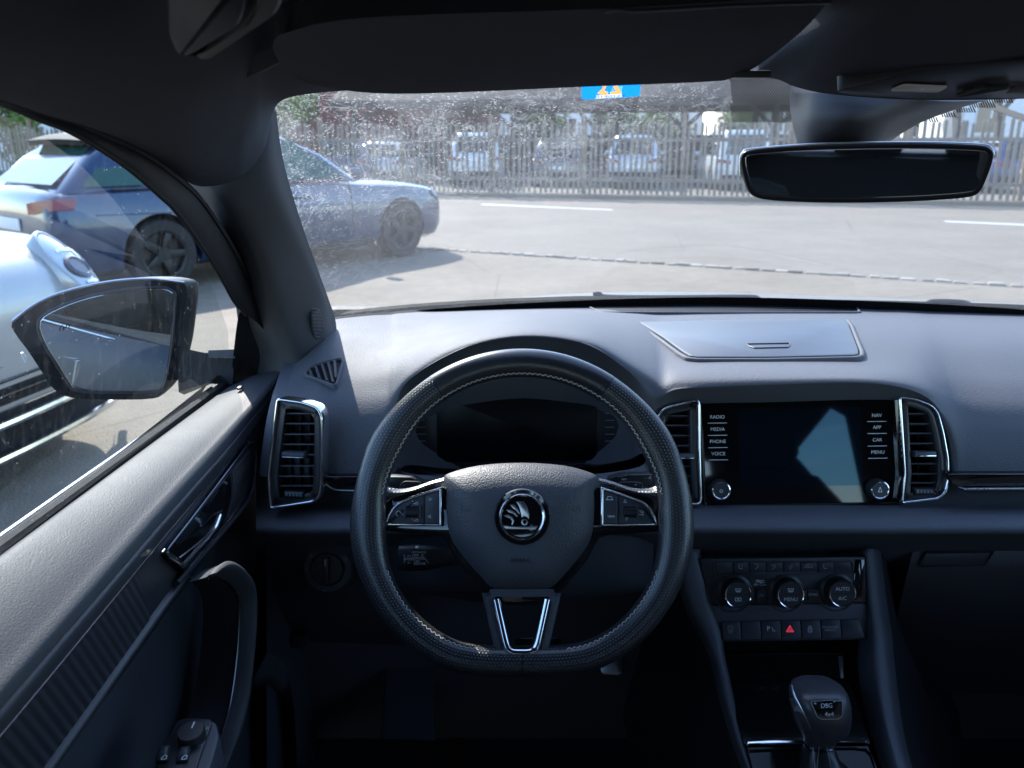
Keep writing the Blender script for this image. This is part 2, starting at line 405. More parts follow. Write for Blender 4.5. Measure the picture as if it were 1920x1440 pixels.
def windscreen_dirt(m):
    uv = m.coord('UV'); sx = m.node('SeparateXYZ'); m.link(uv, sx.inputs[0]); U, V = sx.outputs[0], sx.outputs[1]   # metres on the glass
    w = m.node('TexNoise'); m.link(uv, w.inputs['Vector']); w.inputs['Scale'].default_value = 9; w.inputs['Detail'].default_value = 3
    wa = m.node('VectorMath', operation='SCALE'); m.link(w.outputs['Color'], wa.inputs[0]); wa.inputs['Scale'].default_value = .11
    wv = m.node('VectorMath', operation='ADD'); m.link(uv, wv.inputs[0]); m.link(wa.outputs[0], wv.inputs[1])
    dots = m.ramp(m.voro(uv, 260, 'F1'), [(.0, 1), (.26, .9), (.38, 0)])
    dots = m.math('MULTIPLY', dots, m.ramp(m.noise(uv, 70, 2), [(.38, 0), (.58, 1)]))
    dots2 = m.math('MULTIPLY', m.ramp(m.voro(uv, 420, 'F1'), [(.1, 1), (.3, 0)]), m.ramp(m.noise(uv, 35, 2), [(.42, 0), (.56, .9)]))
    fine = m.noise(wv.outputs[0], 75, 2, .5)
    wv2 = m.node('VectorMath', operation='MULTIPLY_ADD'); cb = m.node('CombineXYZ'); k = m.math('MULTIPLY', fine, .03); m.link(k, cb.inputs[0]); m.link(k, cb.inputs[1])
    m.link(wv.outputs[0], wv2.inputs[0]); wv2.inputs[1].default_value = (1, .6, 1); m.link(cb.outputs[0], wv2.inputs[2])
    net = m.ramp(m.voro(wv2.outputs[0], 66, 'DISTANCE_TO_EDGE'), [(.0, 1), (.03, .7), (.06, 0)])
    brk = m.ramp(m.noise(uv, 14, 3), [(.46, 0), (.58, 1)])
    net = m.math('MULTIPLY', net, brk)
    st = m.coord('UV', (130, 9, 1)); streak = m.ramp(m.noise(st, 1.0, 4, .6), [(.5, 0), (.75, .5)])
    film = m.ramp(m.noise(wv.outputs[0], 7, 5, .6), [(.5, 0), (.56, .38), (.7, .30)])
    # the wiped lower field is cleaner, the top left corner is the worst
    up = m.ramp(m.math('ADD', V, m.math('MULTIPLY', U, -.10)), [(.30, .16), (.44, 1)])
    left = m.ramp(m.math('ADD', U, m.math('MULTIPLY', m.noise(uv, 8, 2), .12)), [(.42, 1), (.80, .22)])
    zone = m.math('MULTIPLY', up, left)
    low = m.math('MULTIPLY', m.ramp(U, [(.06, 1), (.26, .0)]), .45)
    zone2 = m.math('MAXIMUM', zone, m.math('MULTIPLY', low, .8))
    a = m.math('MULTIPLY', m.math('MAXIMUM', dots, dots2), zone2); b = m.math('MULTIPLY', net, zone); c = m.math('MULTIPLY', film, zone)
    d = m.math('MULTIPLY', streak, low)
    s = m.math('MAXIMUM', m.math('MULTIPLY', a, .23), m.math('MULTIPLY', b, .13))
    return m.math('ADD', s, m.math('ADD', m.math('MULTIPLY', c, .12), m.math('MULTIPLY', d, .05)))
def side_dirt(m):
    v = m.coord('Object'); st = m.coord('Object', (260, 120, 8)); s1 = m.ramp(m.noise(st, 1.0, 4, .6), [(.5, 0), (.8, .022)])
    sp = m.math('MULTIPLY', m.ramp(m.voro(v, 210, 'F1'), [(.06, 1), (.16, 0)]), m.ramp(m.noise(v, 50, 2), [(.55, 0), (.62, .5)]))
    return m.math('ADD', s1, sp)
glass_mat('windscreen_glass', (.90, .93, .93), windscreen_dirt, .034, .13)
glass_mat('side_glass', (.86, .91, .91), side_dirt, .002, .13)
glass_mat('tinted_glass', (.50, .55, .58), None, .004, 1.0)
m = NT('bead'); m.set((.55, .55, .5), .3)
plain('grey_plastic', (.085, .085, .083), .6)
grained('lid_plastic', (.055, .056, .064), .42, 1400, .0001, .2)
def paint0(name, col, rough, metal, coat):
    m = NT(name); m.set(col, rough, metal, .5, Coat_Weight=coat, Coat_Roughness=.05)
paint0('own_paint_shaded', (.022, .025, .032), .5, 0, .0); paint0('mirror_paint', (.014, .015, .018), .5, 0, 0); MAT['mirror_paint'].node_tree.nodes['Principled BSDF'].inputs['Specular IOR Level'].default_value = .14  # car sides: the body paint darkened, shade put into the colour
paint0('own_paint_lit', (.14, .135, .13), .45, .2, .4)  # same body paint in a paler, lit tone for the bonnet
grained('rail_plastic', (.085, .09, .105), .5, 700, .0004, .4)
grained('knob_leather', (.062, .062, .068), .30, 900, .0003, .35)

# ================================================================== THE CAR'S OWN SHELL
def rows_px(rows): return [[PY(*q) for q in r] for r in rows]
def cols_px(cols): return [[PY(*c[i]) for c in cols] for i in range(len(cols[0]))]
CX = 0.37                                     # centre line of the car

# ---- windscreen
bot = [(-.385, 1.20, 1.045), (-.33, 1.29, 1.052), (-.20, 1.37, 1.058), (.05, 1.43, 1.064), (.37, 1.47, 1.066), (.69, 1.43, 1.064), (.94, 1.37, 1.058), (1.07, 1.29, 1.052), (1.125, 1.20, 1.045)]
top = [(-.27, .86, 1.44), (-.24, .84, 1.455), (-.14, .78, 1.48), (.08, .74, 1.50), (.37, .73, 1.505), (.66, .74, 1.50), (.88, .78, 1.48), (.98, .84, 1.455), (1.01, .86, 1.44)]
rows = [[Vector(b).lerp(Vector(t), k / 6) + Vector((0, .045, .03)) * math.sin(math.pi * k / 6) for b, t in zip(bot, top)] for k in range(7)]
g = smooth_grid(rows, 5, 4)
nr, nc = g.shape
g.uv = [(q.x + .34, ((1.47 - q.y) ** 2 + (q.z - 1.05) ** 2) ** .5) for q in g.v]
WS = g
wsc = thing('windscreen', (CX, 1.4, 1.05), 'dirty front windscreen spotted with dried water marks above the dashboard', 'windscreen')
obj('pane', g, 'windscreen_glass', wsc)
def on_glass(px, py, lift=.004):
    """point where a view ray meets the pane, lifted a little to the inside."""
    d = ray(px, py); best = None
    for f in WS.f:
        a, b, c, e = (WS.v[i] for i in f)
        from mathutils.geometry import intersect_ray_tri
        for tri in ((a, b, c), (a, c, e)):
            h = intersect_ray_tri(*tri, d, CAM, True)
            if h is not None: return h - d.normalized() * lift
    return None
# black ceramic rim along the lower edge and the left side
nb = [g.v[j] + Vector((0, -.002, -.003)) for j in range(nc)]
nb2 = [g.v[nc + j].lerp(g.v[j], .15) + Vector((0, -.002, -.003)) for j in range(nc)]
obj('black_rim', grid([nb, nb2]), 'matte_black', wsc)
# dot-line screen printed beside the mirror foot
gg = Geo()
def frit(x0, x1, ytop, ybot, step, slope, wpx):
    x = x0 - 80
    while x < x1 + 80:
        run = []
        for q in range(13):
            y = 130 + q * 9; xx = x + (y - 130) * slope
            if x0 <= xx <= x1 and ytop(xx) <= y <= ybot(xx):
                h = hit(WS, xx, y)
                if h is not None: run.append(h - ray(xx, y).normalized() * .003)
        if len(run) > 1:
            s = Vector((wpx * .5 / 1500, 0, 0)); gg.merge(grid([[p - s for p in run], [p + s for p in run]]))
        x += step
frit(1368, 1512, lambda x: 130, lambda x: 229, 4.6, .62, 2.3)
frit(1716, 1900, lambda x: 228 - (x - 1716) * .36, lambda x: 240 - (x - 1716) * .25, 4.6, .45, 2.4)
fr = obj('frit_lines', gg, 'matte_black', wsc); tag(fr, kind='stuff')
# toll sticker behind the visor
sp = [on_glass(x, y) for x, y in ((1090, 162), (1200, 158), (1090, 187))]
ST = Plane(on_glass(1145, 170, .004), sp[1] - sp[0], (on_glass(1145, 120) - on_glass(1145, 185)))
stk = thing('toll_sticker', ST.w(0, 0), 'blue toll sticker with orange figures at the top of the windscreen', 'sticker')
sheet = rpoly(ST.poly([(1092, 120), (1206, 118), (1199, 181), (1090, 187)]), .006)
def inside(p, poly):
    c = False; n = len(poly)
    for i in range(n):
        (x1, y1), (x2, y2) = poly[i], poly[i - 1]
        if (y1 > p[1]) != (y2 > p[1]) and p[0] < (x2 - x1) * (p[1] - y1) / (y2 - y1) + x1: c = not c
    return c
prints = [(2, ST.poly([(1119, 175), (1131, 165), (1121, 148), (1143, 140), (1143, 150), (1133, 170), (1141, 172.5), (1138, 178), (1128, 178)])), (2, ST.poly([(1149, 162), (1158, 160), (1166, 174.5), (1157, 177), (1144, 176.5), (1145, 172), (1155, 171.5)])),
          (3, ST.poly([(1146, 170), (1147, 163), (1153, 171)])), (3, ST.poly([(1160, 162), (1168, 161), (1165.5, 172)])), (4, ST.poly([(1118, 178.6), (1167, 176), (1166, 182), (1117, 184.7)]))]
xa_, xb_ = min(p[0] for p in sheet), max(p[0] for p in sheet); ya_, yb_ = min(p[1] for p in sheet), max(p[1] for p in sheet)
NX, NY = 110, 62; vv = [ST.w(xa_ + (xb_ - xa_) * i / NX, ya_ + (yb_ - ya_) * j / NY, 0) for j in range(NY + 1) for i in range(NX + 1)]; ff = []; mi_ = []
for j in range(NY):
    for i in range(NX):
        p = (xa_ + (xb_ - xa_) * (i + .5) / NX, ya_ + (yb_ - ya_) * (j + .5) / NY)
        if inside(p, sheet): ff.append((j * (NX + 1) + i, j * (NX + 1) + i + 1, (j + 1) * (NX + 1) + i + 1, (j + 1) * (NX + 1) + i)); mi_.append(next((k for k, q in prints if inside(p, q)), 0))
so_ = obj('printed_sheet', Geo().add(vv, ff), 'sticker_blue', stk, smooth=False)
for k in ('sticker_blue', 'sticker_orange', 'sticker_teal', 'sticker_grey'): so_.data.materials.append(MAT[k])
so_.data.polygons.foreach_set('material_index', mi_)
a0 = ST.loc(1143, 180.4); a1 = ST.loc(1166, 179.2)
obj('serial_number', text_px('0190125', ST, 1144, 180.6, 3.6, .0005, sx=1.5, rot=math.atan2(a1[1] - a0[1], a1[0] - a0[0])), 'sticker_ink', stk)
# side window panes and the rest of the glazing
def pane(name, pts, mat, label):
    g = Geo().add([Vector(q) for q in pts], [tuple(range(len(pts)))]); return solo(name, g, mat, label, 'window')

# ---- roof lining and pillars
roof = [[Vector((x, y, 1.475 - .055 * abs((x - CX) / .74) ** 2.4 - .02 * max(0, (y - .1)) ** 2)) for x in (-.37, -.3, -.2, 0, .2, .37, .6, .8, .95, 1.05, 1.11)] for y in (-2.3, -1.6, -.8, 0, .25, .45, .62, .70)]
rl = solo('roof_lining', thicken(smooth_grid(roof, 2, 3), (0, 0, .035)), 'headliner', 'dark grey fabric roof lining above the windscreen', 'roof lining')
obj('roof_skin', thicken(grid([[Vector((x, y, 1.60 - .04 * ((x - CX) / .74) ** 2)) for x in (-.33, 0, CX, .74, 1.07)] for y in (-2.4, -1, 0, .66)]), (0, 0, .02)), 'matte_black', rl)
obj('header_rail', tube(spline([(-.25, .72, 1.425), (-.1, .69, 1.46), (.37, .66, 1.485), (.84, .69, 1.46), (.99, .72, 1.425)], 8), .03, 10), 'headliner', rl)

up = [  # upper pillar moulding: rows run from the window lip to the roof
    [(-120, 160, .44), (0, 187, .53), (83, 214, .575), (167, 238, .63), (233, 264, .69), (300, 299, .76), (350, 340, .84), (385, 350, .89), (433, 341, .915), (462, 323, .915), (494, 283, .905), (510, 218, .89), (525, 191, .87), (560, 179, .85), (633, 171, .84), (735, 166, .82)],
    [(-120, 140, .42), (0, 164, .50), (83, 188, .545), (167, 208, .595), (233, 232, .645), (300, 262, .70), (352, 294, .76), (388, 305, .80), (432, 297, .83), (458, 280, .835), (480, 246, .835), (497, 198, .825), (518, 170, .81), (560, 158, .80), (633, 150, .79), (735, 145, .78)],
    [(-120, 60, .37), (0, 70, .43), (83, 84, .465), (167, 98, .505), (233, 114, .545), (300, 133, .585), (365, 150, .63), (405, 155, .665), (440, 150, .69), (465, 130, .70), (485, 110, .70), (502, 95, .70), (530, 90, .70), (575, 87, .70), (640, 84, .70), (735, 80, .70)],
    [(-120, -90, .33), (0, -90, .38), (83, -85, .405), (167, -80, .435), (233, -75, .465), (300, -70, .49), (365, -60, .525), (410, -60, .545), (445, -60, .56), (475, -60, .57), (497, -60, .58), (525, -60, .58), (560, -60, .58), (600, -60, .58), (660, -60, .58), (735, -60, .58)]]
pu = thing('pillar_top_moulding', PY(440, 343, .915), 'large dark fabric moulding running from the roof down over the left windscreen pillar', 'pillar trim')
obj('moulding', thicken(smooth_grid(rows_px(up), 5, 5), (-.03, .05, .05)), 'headliner', pu)
# grab handle on the roof edge, close to the lens
gp = thing('grab_handle', PY(420, 60, .47), 'grey roof grab handle at the top left, over the driver door', 'handle')
GH = Plane(PY(420, 60, .46), PY(460, 50, .452) - PY(380, 70, .468), PY(420, 20, .44) - PY(420, 100, .475))
obj('grip', prism(GH, rpoly(GH.poly([(312, -60), (316, 50), (330, 84), (350, 96), (372, 88), (450, 40), (464, 10), (468, -60)]), .006), -.04, .006, .005), 'black_trim', gp, ang=30)
obj('lower_edge', prism(GH, rpoly(GH.poly([(335, 92), (352, 97), (374, 89), (452, 41), (466, 10), (470, -60), (526, -60), (525, 16), (512, 38), (405, 110), (388, 118), (366, 112)]), .004), -.04, .0, .004), 'grey_plastic', gp, ang=30)

# ---- lower left pillar trim
pil = [  # columns along the pillar: (outer edge ... inner edge at the glass)
    [(360, 300, .93), (380, 310, .93), (430, 280, .93), (495, 230, .95), (516, 196, .965)],
    [(395, 372, .945), (420, 372, .935), (455, 355, .94), (505, 320, .955), (531, 300, .985)],
    [(445, 440, .985), (465, 436, .975), (495, 425, .98), (537, 412, 1.00), (560, 402, 1.03)],
    [(478, 515, 1.035), (495, 512, 1.025), (520, 505, 1.03), (570, 490, 1.065), (588, 483, 1.09)],
    [(492, 600, 1.09), (515, 598, 1.08), (545, 590, 1.085), (598, 560, 1.12), (614, 555, 1.15)],
    [(505, 665, 1.14), (530, 668, 1.12), (565, 668, 1.115), (608, 625, 1.15), (628, 596, 1.20)],
    [(505, 720, 1.15), (530, 720, 1.13), (565, 705, 1.12), (608, 660, 1.15), (632, 625, 1.20)]]
pt = thing('pillar_trim', PY(565, 690, 1.11), 'dark grey plastic trim of the left windscreen pillar with a small speaker', 'pillar trim')
pil = [[(r[0][0] - 45, r[0][1] + 6, r[0][2] + .04)] + r for r in pil]
obj('trim_panel', smooth_grid(rows_px(pil), 6, 5), 'pillar_plastic', pt)
SPK = Plane(PY(594, 612, 1.128), PY(610, 600, 1.14) - PY(578, 625, 1.118), PY(596, 580, 1.11) - PY(592, 645, 1.135))
sg = thing('tweeter_grille', SPK.w(0, 0), 'small ribbed tweeter grille low on the left pillar trim', 'speaker')
gpoly = rpoly(SPK.poly([(583, 588), (598, 578), (607, 612), (590, 644), (584, 620)]), .006)
obj('grille_plate', prism(SPK, gpoly, 0, .003, .001), 'dark_plastic', sg)
gg = Geo()
for k in range(9):
    pts = [(583 + k * .8 + 7 * math.sin(t * 1.3), 584 + k * 6.6 + t * 5 - 6) for t in (0, .5, 1, 1.5, 2)]
    gg.merge(tube([SPK.w(*SPK.loc(x + t2 * 4.0, y - t2 * 1.5, .003), .003) for t2, (x, y) in enumerate(pts)], .0006, 5))
obj('grille_ribs', gg, 'satin_black', sg)

# window frame: black door frame and rubber seals seen between window and pillar
frm_o = [(-120, 163, .45), (0, 193, .545), (83, 227, .60), (133, 247, .63), (200, 287, .68), (250, 323, .725), (300, 367, .775), (333, 400, .815), (390, 480, .905), (420, 530, .965), (440, 566, 1.01), (462, 590, 1.05)]
frm_i = [(-120, 158, .46), (0, 185, .545), (83, 212, .60), (140, 232, .64), (215, 262, .70), (280, 295, .755), (345, 345, .84), (385, 388, .89), (435, 465, .98), (465, 525, 1.05), (485, 575, 1.09), (500, 625, 1.125)]
def away(p, k): return CAM + (p - CAM) * k
wf = [[away(PY(*q), 1.07) for q in frm_o], [PY(*q) for q in frm_o], [PY(*q).lerp(PY(*r), .5) + Vector((.003, 0, 0)) for q, r in zip(frm_o, frm_i)], [PY(*q) for q in frm_i], [away(PY(*q), 1.06) for q in frm_i]]

# ================================================================== DASHBOARD
dash = thing('dashboard', (CX, 1.1, .85), 'dark grey grained dashboard across the car below the windscreen', 'dashboard')
cols = [  # far edge -> lip -> face, from left to right
    [(566, 650, 1.19), (556, 672, 1.14), (545, 705, 1.06), (537, 732, 1.0), (531, 752, 0.968), (520, 800, 0.95), (512, 850, 0.941), (505, 895, 0.935)],
    [(600, 612, 1.225), (592, 655, 1.12), (582, 700, 1.045), (576, 735, 0.995), (572, 760, 0.966), (566, 800, 0.948), (562, 850, 0.937), (560, 895, 0.93)],
    [(622, 600, 1.25), (622, 645, 1.13), (620, 695, 1.045), (620, 740, 0.995), (622, 775, 0.968), (625, 810, 0.95), (626, 850, 0.937), (626, 895, 0.928)],
    [(690, 592, 1.3), (686, 640, 1.14), (682, 690, 1.045), (682, 735, 0.995), (684, 770, 0.968), (688, 810, 0.948), (690, 850, 0.934), (690, 895, 0.925)],
    [(730, 590, 1.325), (728, 635, 1.15), (724, 685, 1.04), (722, 728, 0.992), (724, 760, 0.966), (728, 805, 0.945), (730, 850, 0.932), (730, 895, 0.923)],
    [(745, 588, 1.335), (744, 632, 1.155), (740, 680, 1.04), (737, 722, 0.988), (738, 748, 0.968), (742, 790, 0.958), (744, 845, 0.955), (745, 882, 0.95)],
    [(772, 586, 1.35), (770, 625, 1.17), (768, 665, 1.05), (766, 694, 0.992), (764, 714, 0.975), (762, 724, 0.985), (768, 800, 1.04), (770, 872, 1.01)],
    [(830, 583, 1.38), (830, 610, 1.21), (830, 636, 1.075), (830, 654, 1.0), (829, 672, 0.978), (829, 682, 0.988), (830, 790, 1.065), (830, 878, 1.03)],
    [(900, 580, 1.4), (900, 600, 1.24), (900, 618, 1.09), (900, 631, 1.005), (900, 645, 0.982), (900, 655, 0.992), (900, 790, 1.075), (900, 880, 1.04)],
    [(980, 578, 1.42), (980, 592, 1.25), (980, 608, 1.1), (980, 620, 1.008), (980, 634, 0.984), (980, 644, 0.994), (980, 790, 1.08), (980, 880, 1.04)],
    [(1060, 576, 1.435), (1060, 593, 1.25), (1060, 611, 1.1), (1060, 625, 1.006), (1060, 639, 0.982), (1060, 649, 0.992), (1060, 790, 1.075), (1060, 878, 1.04)],
    [(1120, 575, 1.44), (1122, 600, 1.24), (1122, 624, 1.085), (1122, 640, 1.0), (1121, 656, 0.978), (1120, 666, 0.988), (1120, 785, 1.065), (1120, 872, 1.03)],
    [(1180, 575, 1.445), (1184, 612, 1.22), (1186, 650, 1.07), (1186, 678, 0.992), (1184, 698, 0.972), (1180, 710, 0.982), (1178, 785, 1.04), (1178, 862, 1.01)],
    [(1212, 575, 1.445), (1216, 620, 1.21), (1220, 665, 1.065), (1222, 702, 0.985), (1220, 730, 0.966), (1216, 755, 0.962), (1212, 800, 0.975), (1208, 850, 0.965)],
    [(1232, 575, 1.445), (1236, 625, 1.205), (1240, 675, 1.06), (1242, 712, 0.982), (1240, 738, 0.962), (1236, 760, 0.965), (1234, 810, 0.975), (1232, 880, 0.975)],
    [(1268, 575, 1.445), (1270, 625, 1.205), (1270, 675, 1.058), (1268, 705, 0.982), (1266, 727, 0.96), (1264, 742, 0.962), (1262, 820, 1.0), (1262, 940, 0.99)],
    [(1330, 575, 1.445), (1330, 622, 1.21), (1328, 672, 1.058), (1326, 702, 0.98), (1324, 722, 0.956), (1322, 740, 0.962), (1322, 820, 1.01), (1322, 945, 0.995)],
    [(1450, 576, 1.445), (1450, 620, 1.21), (1450, 670, 1.06), (1450, 700, 0.98), (1450, 717, 0.956), (1450, 736, 0.962), (1450, 820, 1.01), (1450, 945, 0.995)],
    [(1590, 577, 1.445), (1594, 622, 1.21), (1598, 672, 1.06), (1600, 700, 0.982), (1600, 714, 0.958), (1600, 732, 0.964), (1600, 820, 1.01), (1600, 945, 0.995)],
    [(1650, 578, 1.443), (1660, 624, 1.205), (1672, 675, 1.06), (1680, 705, 0.984), (1682, 722, 0.96), (1682, 738, 0.966), (1682, 820, 1.01), (1682, 945, 0.995)],
    [(1690, 578, 1.441), (1705, 626, 1.2), (1722, 680, 1.06), (1734, 720, 0.985), (1738, 742, 0.963), (1740, 756, 0.966), (1742, 820, 0.995), (1742, 940, 0.985)],
    [(1720, 579, 1.44), (1735, 628, 1.195), (1755, 690, 1.055), (1770, 740, 0.99), (1776, 775, 0.962), (1780, 800, 0.952), (1784, 840, 0.948), (1786, 893, 0.941)],
    [(1752, 580, 1.435), (1770, 632, 1.19), (1790, 695, 1.06), (1803, 745, 1.0), (1810, 785, 0.972), (1813, 815, 0.957), (1814, 850, 0.945), (1814, 893, 0.936)],
    [(1850, 582, 1.42), (1868, 636, 1.185), (1885, 700, 1.06), (1896, 750, 1.0), (1902, 790, 0.972), (1906, 820, 0.957), (1906, 855, 0.945), (1906, 893, 0.936)],
    [(2080, 592, 1.36), (2100, 645, 1.17), (2110, 705, 1.06), (2115, 755, 1.0), (2118, 795, 0.972), (2120, 825, 0.957), (2120, 858, 0.945), (2120, 893, 0.936)],
    [(2330, 640, 1.22), (2330, 680, 1.1), (2330, 720, 1.04), (2330, 760, 0.99), (2330, 800, 0.969), (2330, 830, 0.957), (2330, 860, 0.945), (2330, 893, 0.936)]]
DASH = smooth_grid(cols_px(cols), 4, 5)
obj('dash_top', DASH, 'dash_plastic', dash, ang=60)
obj('dash_skirt', smooth_grid([[PY(*c[0]) for c in cols], [PY(*c[0]) + Vector((0, .015, -.02)) for c in cols], [PY(*c[0]) + Vector((0, .03, -.25)) for c in cols]], 2, 3), 'matte_black', dash)
obj('dash_end', smooth_grid([[PY(*q) for q in cols[0]], [PY(*q) + Vector((-.02, .02, 0)) for q in cols[0]], [PY(*q) + Vector((-.035, .16, 0)) for q in cols[0]]], 3, 3), 'dash_plastic', dash, ang=60)
xs = [480, 560, 640, 735, 850, 980, 1100, 1230, 1330, 1480, 1640, 1760, 1900, 2120, 2330]
def lrow(y, Y): return [(x, y if not callable(y) else y(x), Y) for x in xs]
low = [lrow(890, .975), lrow(925, .956), lrow(948, .938), lrow(966, .907), lrow(984, .889), lrow(996, .884), lrow(1003, .891), lrow(1009, .925), lrow(1040, 1.00), lrow(1110, 1.06), lrow(1230, 1.12), lrow(1400, 1.16)]
obj('lower_pad', smooth_grid(rows_px(low), 2, 3), 'dash_plastic', dash, ang=60)
# dark gloss strip with chrome line, passenger side and a stub left of the wheel
def strip(x0, x1, y0, y1, Y, parent):
    P = tilt_plane(PY((x0 + x1) / 2, (y0 + y1) / 2, Y), 4)
    return P
PS = tilt_plane(PY(1900, 905, .927), 3)
obj('gloss_strip', prism(PS, PS.poly([(1776, 888), (2330, 888), (2330, 908), (1800, 911), (1786, 908)]), -.01, .001, .0008), 'piano_black', dash)
obj('chrome_strip', prism(PS, PS.poly([(1790, 909), (1806, 912), (2330, 909.5), (2330, 918), (1812, 921), (1798, 917)]), -.006, .006, .002), 'dark_chrome', dash)
obj('chrome_edge', prism(PS, PS.poly([(1808, 912), (2330, 909.5), (2330, 912.5), (1810, 915)]), .006, .0068, .0004), 'satin_chrome', dash)
PL = tilt_plane(PY(650, 912, .917), 3)
obj('gloss_strip', prism(PL, PL.poly([(606, 893), (760, 893), (760, 912), (640, 912), (618, 905), (608, 898)]), -.01, .001, .0008), 'piano_black', dash)
obj('chrome_edge', tube(spline([PL.w(*PL.loc(x, y), .002) for x, y in ((612, 907), (622, 914), (636, 918), (680, 919), (740, 919))], 4), .0011, 6), 'satin_chrome', dash)
obj('chrome_edge', tube([PL.w(*PL.loc(x, y), .001) for x, y in ((634, 926), (740, 926))], .0007, 6), 'dark_chrome', dash)
# covered tray on top of the dash
L0, L1, L2 = PY(1450, 672, 1.052), PY(1450, 602, 1.250), PY(1300, 640, 1.14)
LD = surf_plane(DASH, (1420, 640), (1240, 636), (1590, 640), (1420, 672), (1420, 603))
lid = [(1197, 607), (1300, 603.5), (1440, 601), (1575, 600), (1586, 602), (1592, 610), (1611, 659), (1611, 667), (1602, 670), (1440, 673.5), (1310, 673.5), (1292, 671), (1278, 663), (1240, 635)]
tr = thing('dash_tray', LD.w(0, 0), 'closed grey storage tray lid on top of the centre dashboard', 'storage lid')
lp = rpoly(LD.poly(lid), .004, 3)
obj('lid', prism(LD, inset(lp, .0012), -.012, .0035, .0022), 'lid_plastic' if 'lid_plastic' in MAT else 'satin_black', tr, ang=25)
obj('tray_rim', ring(LD, inset(lp, -.007), inset(lp, -.0005), -.016, .0022, .0018), 'dash_plastic', tr, ang=50)
fz = LD.poly([(1398, 650), (1480, 648.5), (1482, 652), (1478, 657), (1414, 658.5), (1404, 655)])
obj('finger_pull', ring(LD, rpoly(fz, .002, 3), inset(rpoly(fz, .002, 3), .0016), .003, .0052, .0006), 'satin_black', tr)
# windscreen demister slot
DS = Plane(PY(1360, 578, 1.38), (1, 0, 0), PY(1360, 571, 1.41) - PY(1360, 584, 1.34))
dl = LD.poly([(1104, 571), (1606, 571), (1613, 584), (1122, 584)])
ds = thing('demister_slot', LD.w(0, .2), 'long dark demister slot along the base of the windscreen', 'air vent')
SD = surf_plane(DASH, (1360, 583), (1180, 583), (1560, 583), (1360, 588), (1360, 579))
obj('slot', prism(SD, rpoly(SD.poly([(1110, 578), (1606, 578), (1610, 585), (1124, 585)]), .004), -.012, .001, .0006), 'matte_black', ds)
obj('slot_lip', tube([SD.w(*SD.loc(x, y, .001), .001) for x, y in ((1106, 577), (1122, 585), (1130, 586.5), (1360, 587), (1600, 586.5), (1612, 585.5), (1607, 578))], .0025, 8), 'dash_plastic', ds)
# instrument cluster
CL = tilt_plane(PY(975, 800, 1.055), 14)
cl = thing('instrument_cluster', CL.w(0, 0), 'unlit dark digital instrument display behind the steering wheel', 'display')
obj('bezel', prism(CL, rpoly(CL.poly([(755, 745), (800, 715), (880, 700), (1080, 700), (1150, 712), (1200, 745), (1208, 830), (1190, 850), (1120, 868), (1040, 882), (900, 882), (800, 880), (758, 866), (748, 850)]), .01), -.02, .004, .002), 'black_trim', cl)
obj('display', prism(CL, rpoly(CL.poly([(820, 738), (1118, 738), (1118, 862), (820, 866)]), .003), .004, .0058, .0008), 'cluster_glass', cl)
obj('top_shade', prism(CL, CL.poly([(868, 716), (1066, 716), (1046, 734), (892, 734)]), .004, .008, .001), 'satin_black', cl)
gg = Geo()
for k in range(6):
    y = 762 + 13 * k
    gg.merge(tube([CL.w(*CL.loc(1134, y, .004), .0045), CL.w(*CL.loc(1152, y, .004), .0045)], .0005, 5)); gg.merge(tube([CL.w(*CL.loc(780, y, .004), .0045), CL.w(*CL.loc(798, y, .004), .0045)], .0005, 5))
obj('gauge_marks', gg, 'print_grey', cl)
obj('lower_rim', tube(spline([CL.w(*CL.loc(x, y, .01), .012) for x, y in ((742, 850), (752, 868), (800, 886), (860, 891), (980, 880), (1070, 872), (1085, 870), (1130, 873), (1190, 858), (1206, 838))], 5), .0022, 6), 'satin_black', cl)
# steering column shroud under the cluster
obj('column_shroud', smooth_grid([[PY(740, 870, .965), PY(780, 890, .93), PY(980, 900, .90), PY(1180, 880, .93), PY(1215, 860, .965)], [PY(740, 900, .95), PY(800, 920, .90), PY(980, 930, .86), PY(1170, 910, .90), PY(1220, 890, .95)], [PY(745, 960, .96), PY(820, 990, .90), PY(980, 1000, .87), PY(1150, 990, .90), PY(1215, 960, .96)]], 4, 4), 'dash_plastic', dash)
obj('column_shroud', smooth_grid([[PY(735, 980, .96), PY(800, 1000, .90), PY(980, 1010, .87), PY(1160, 1000, .90), PY(1225, 980, .96)], [PY(740, 1080, .96), PY(800, 1095, .915), PY(980, 1110, .89), PY(1160, 1095, .915), PY(1225, 1080, .96)], [PY(745, 1105, .985), PY(800, 1115, .96), PY(980, 1135, .95), PY(1160, 1115, .96), PY(1225, 1105, .985)]], 4, 4), 'dark_plastic', dash)
obj('knee_panel', smooth_grid([[PY(500, 1010, .975), PY(640, 1012, .97), PY(760, 1015, .97)], [PY(500, 1060, .985), PY(640, 1062, .98), PY(760, 1065, .98)], [PY(500, 1140, 1.02), PY(640, 1145, 1.015), PY(760, 1150, 1.01)], [PY(500, 1200, 1.1), PY(640, 1205, 1.1), PY(760, 1210, 1.1)]], 3, 3), 'dark_plastic', dash)
LS = tilt_plane(PY(615, 1065, .974), 14)
ls = thing('light_switch', LS.w(0, 0), 'round black headlight switch below the left air vent', 'switch')
obj('switch_ring', lathe(LS, 0, 0, [(.034, -.008), (.034, .002), (.032, .004), (.024, .004), (.023, .001)]), 'dark_plastic', ls)
obj('dial', lathe(LS, 0, 0, [(.0225, -.004), (.0225, .006), (.021, .008)]), 'satin_black', ls)
obj('dial_bar', pbox(LS, -.004, .004, -.018, .018, .008, .016, .002), 'satin_black', ls)
obj('dial_mark', pbox(LS, -.0007, .0007, .007, .016, .016, .0164), 'print_white', ls)
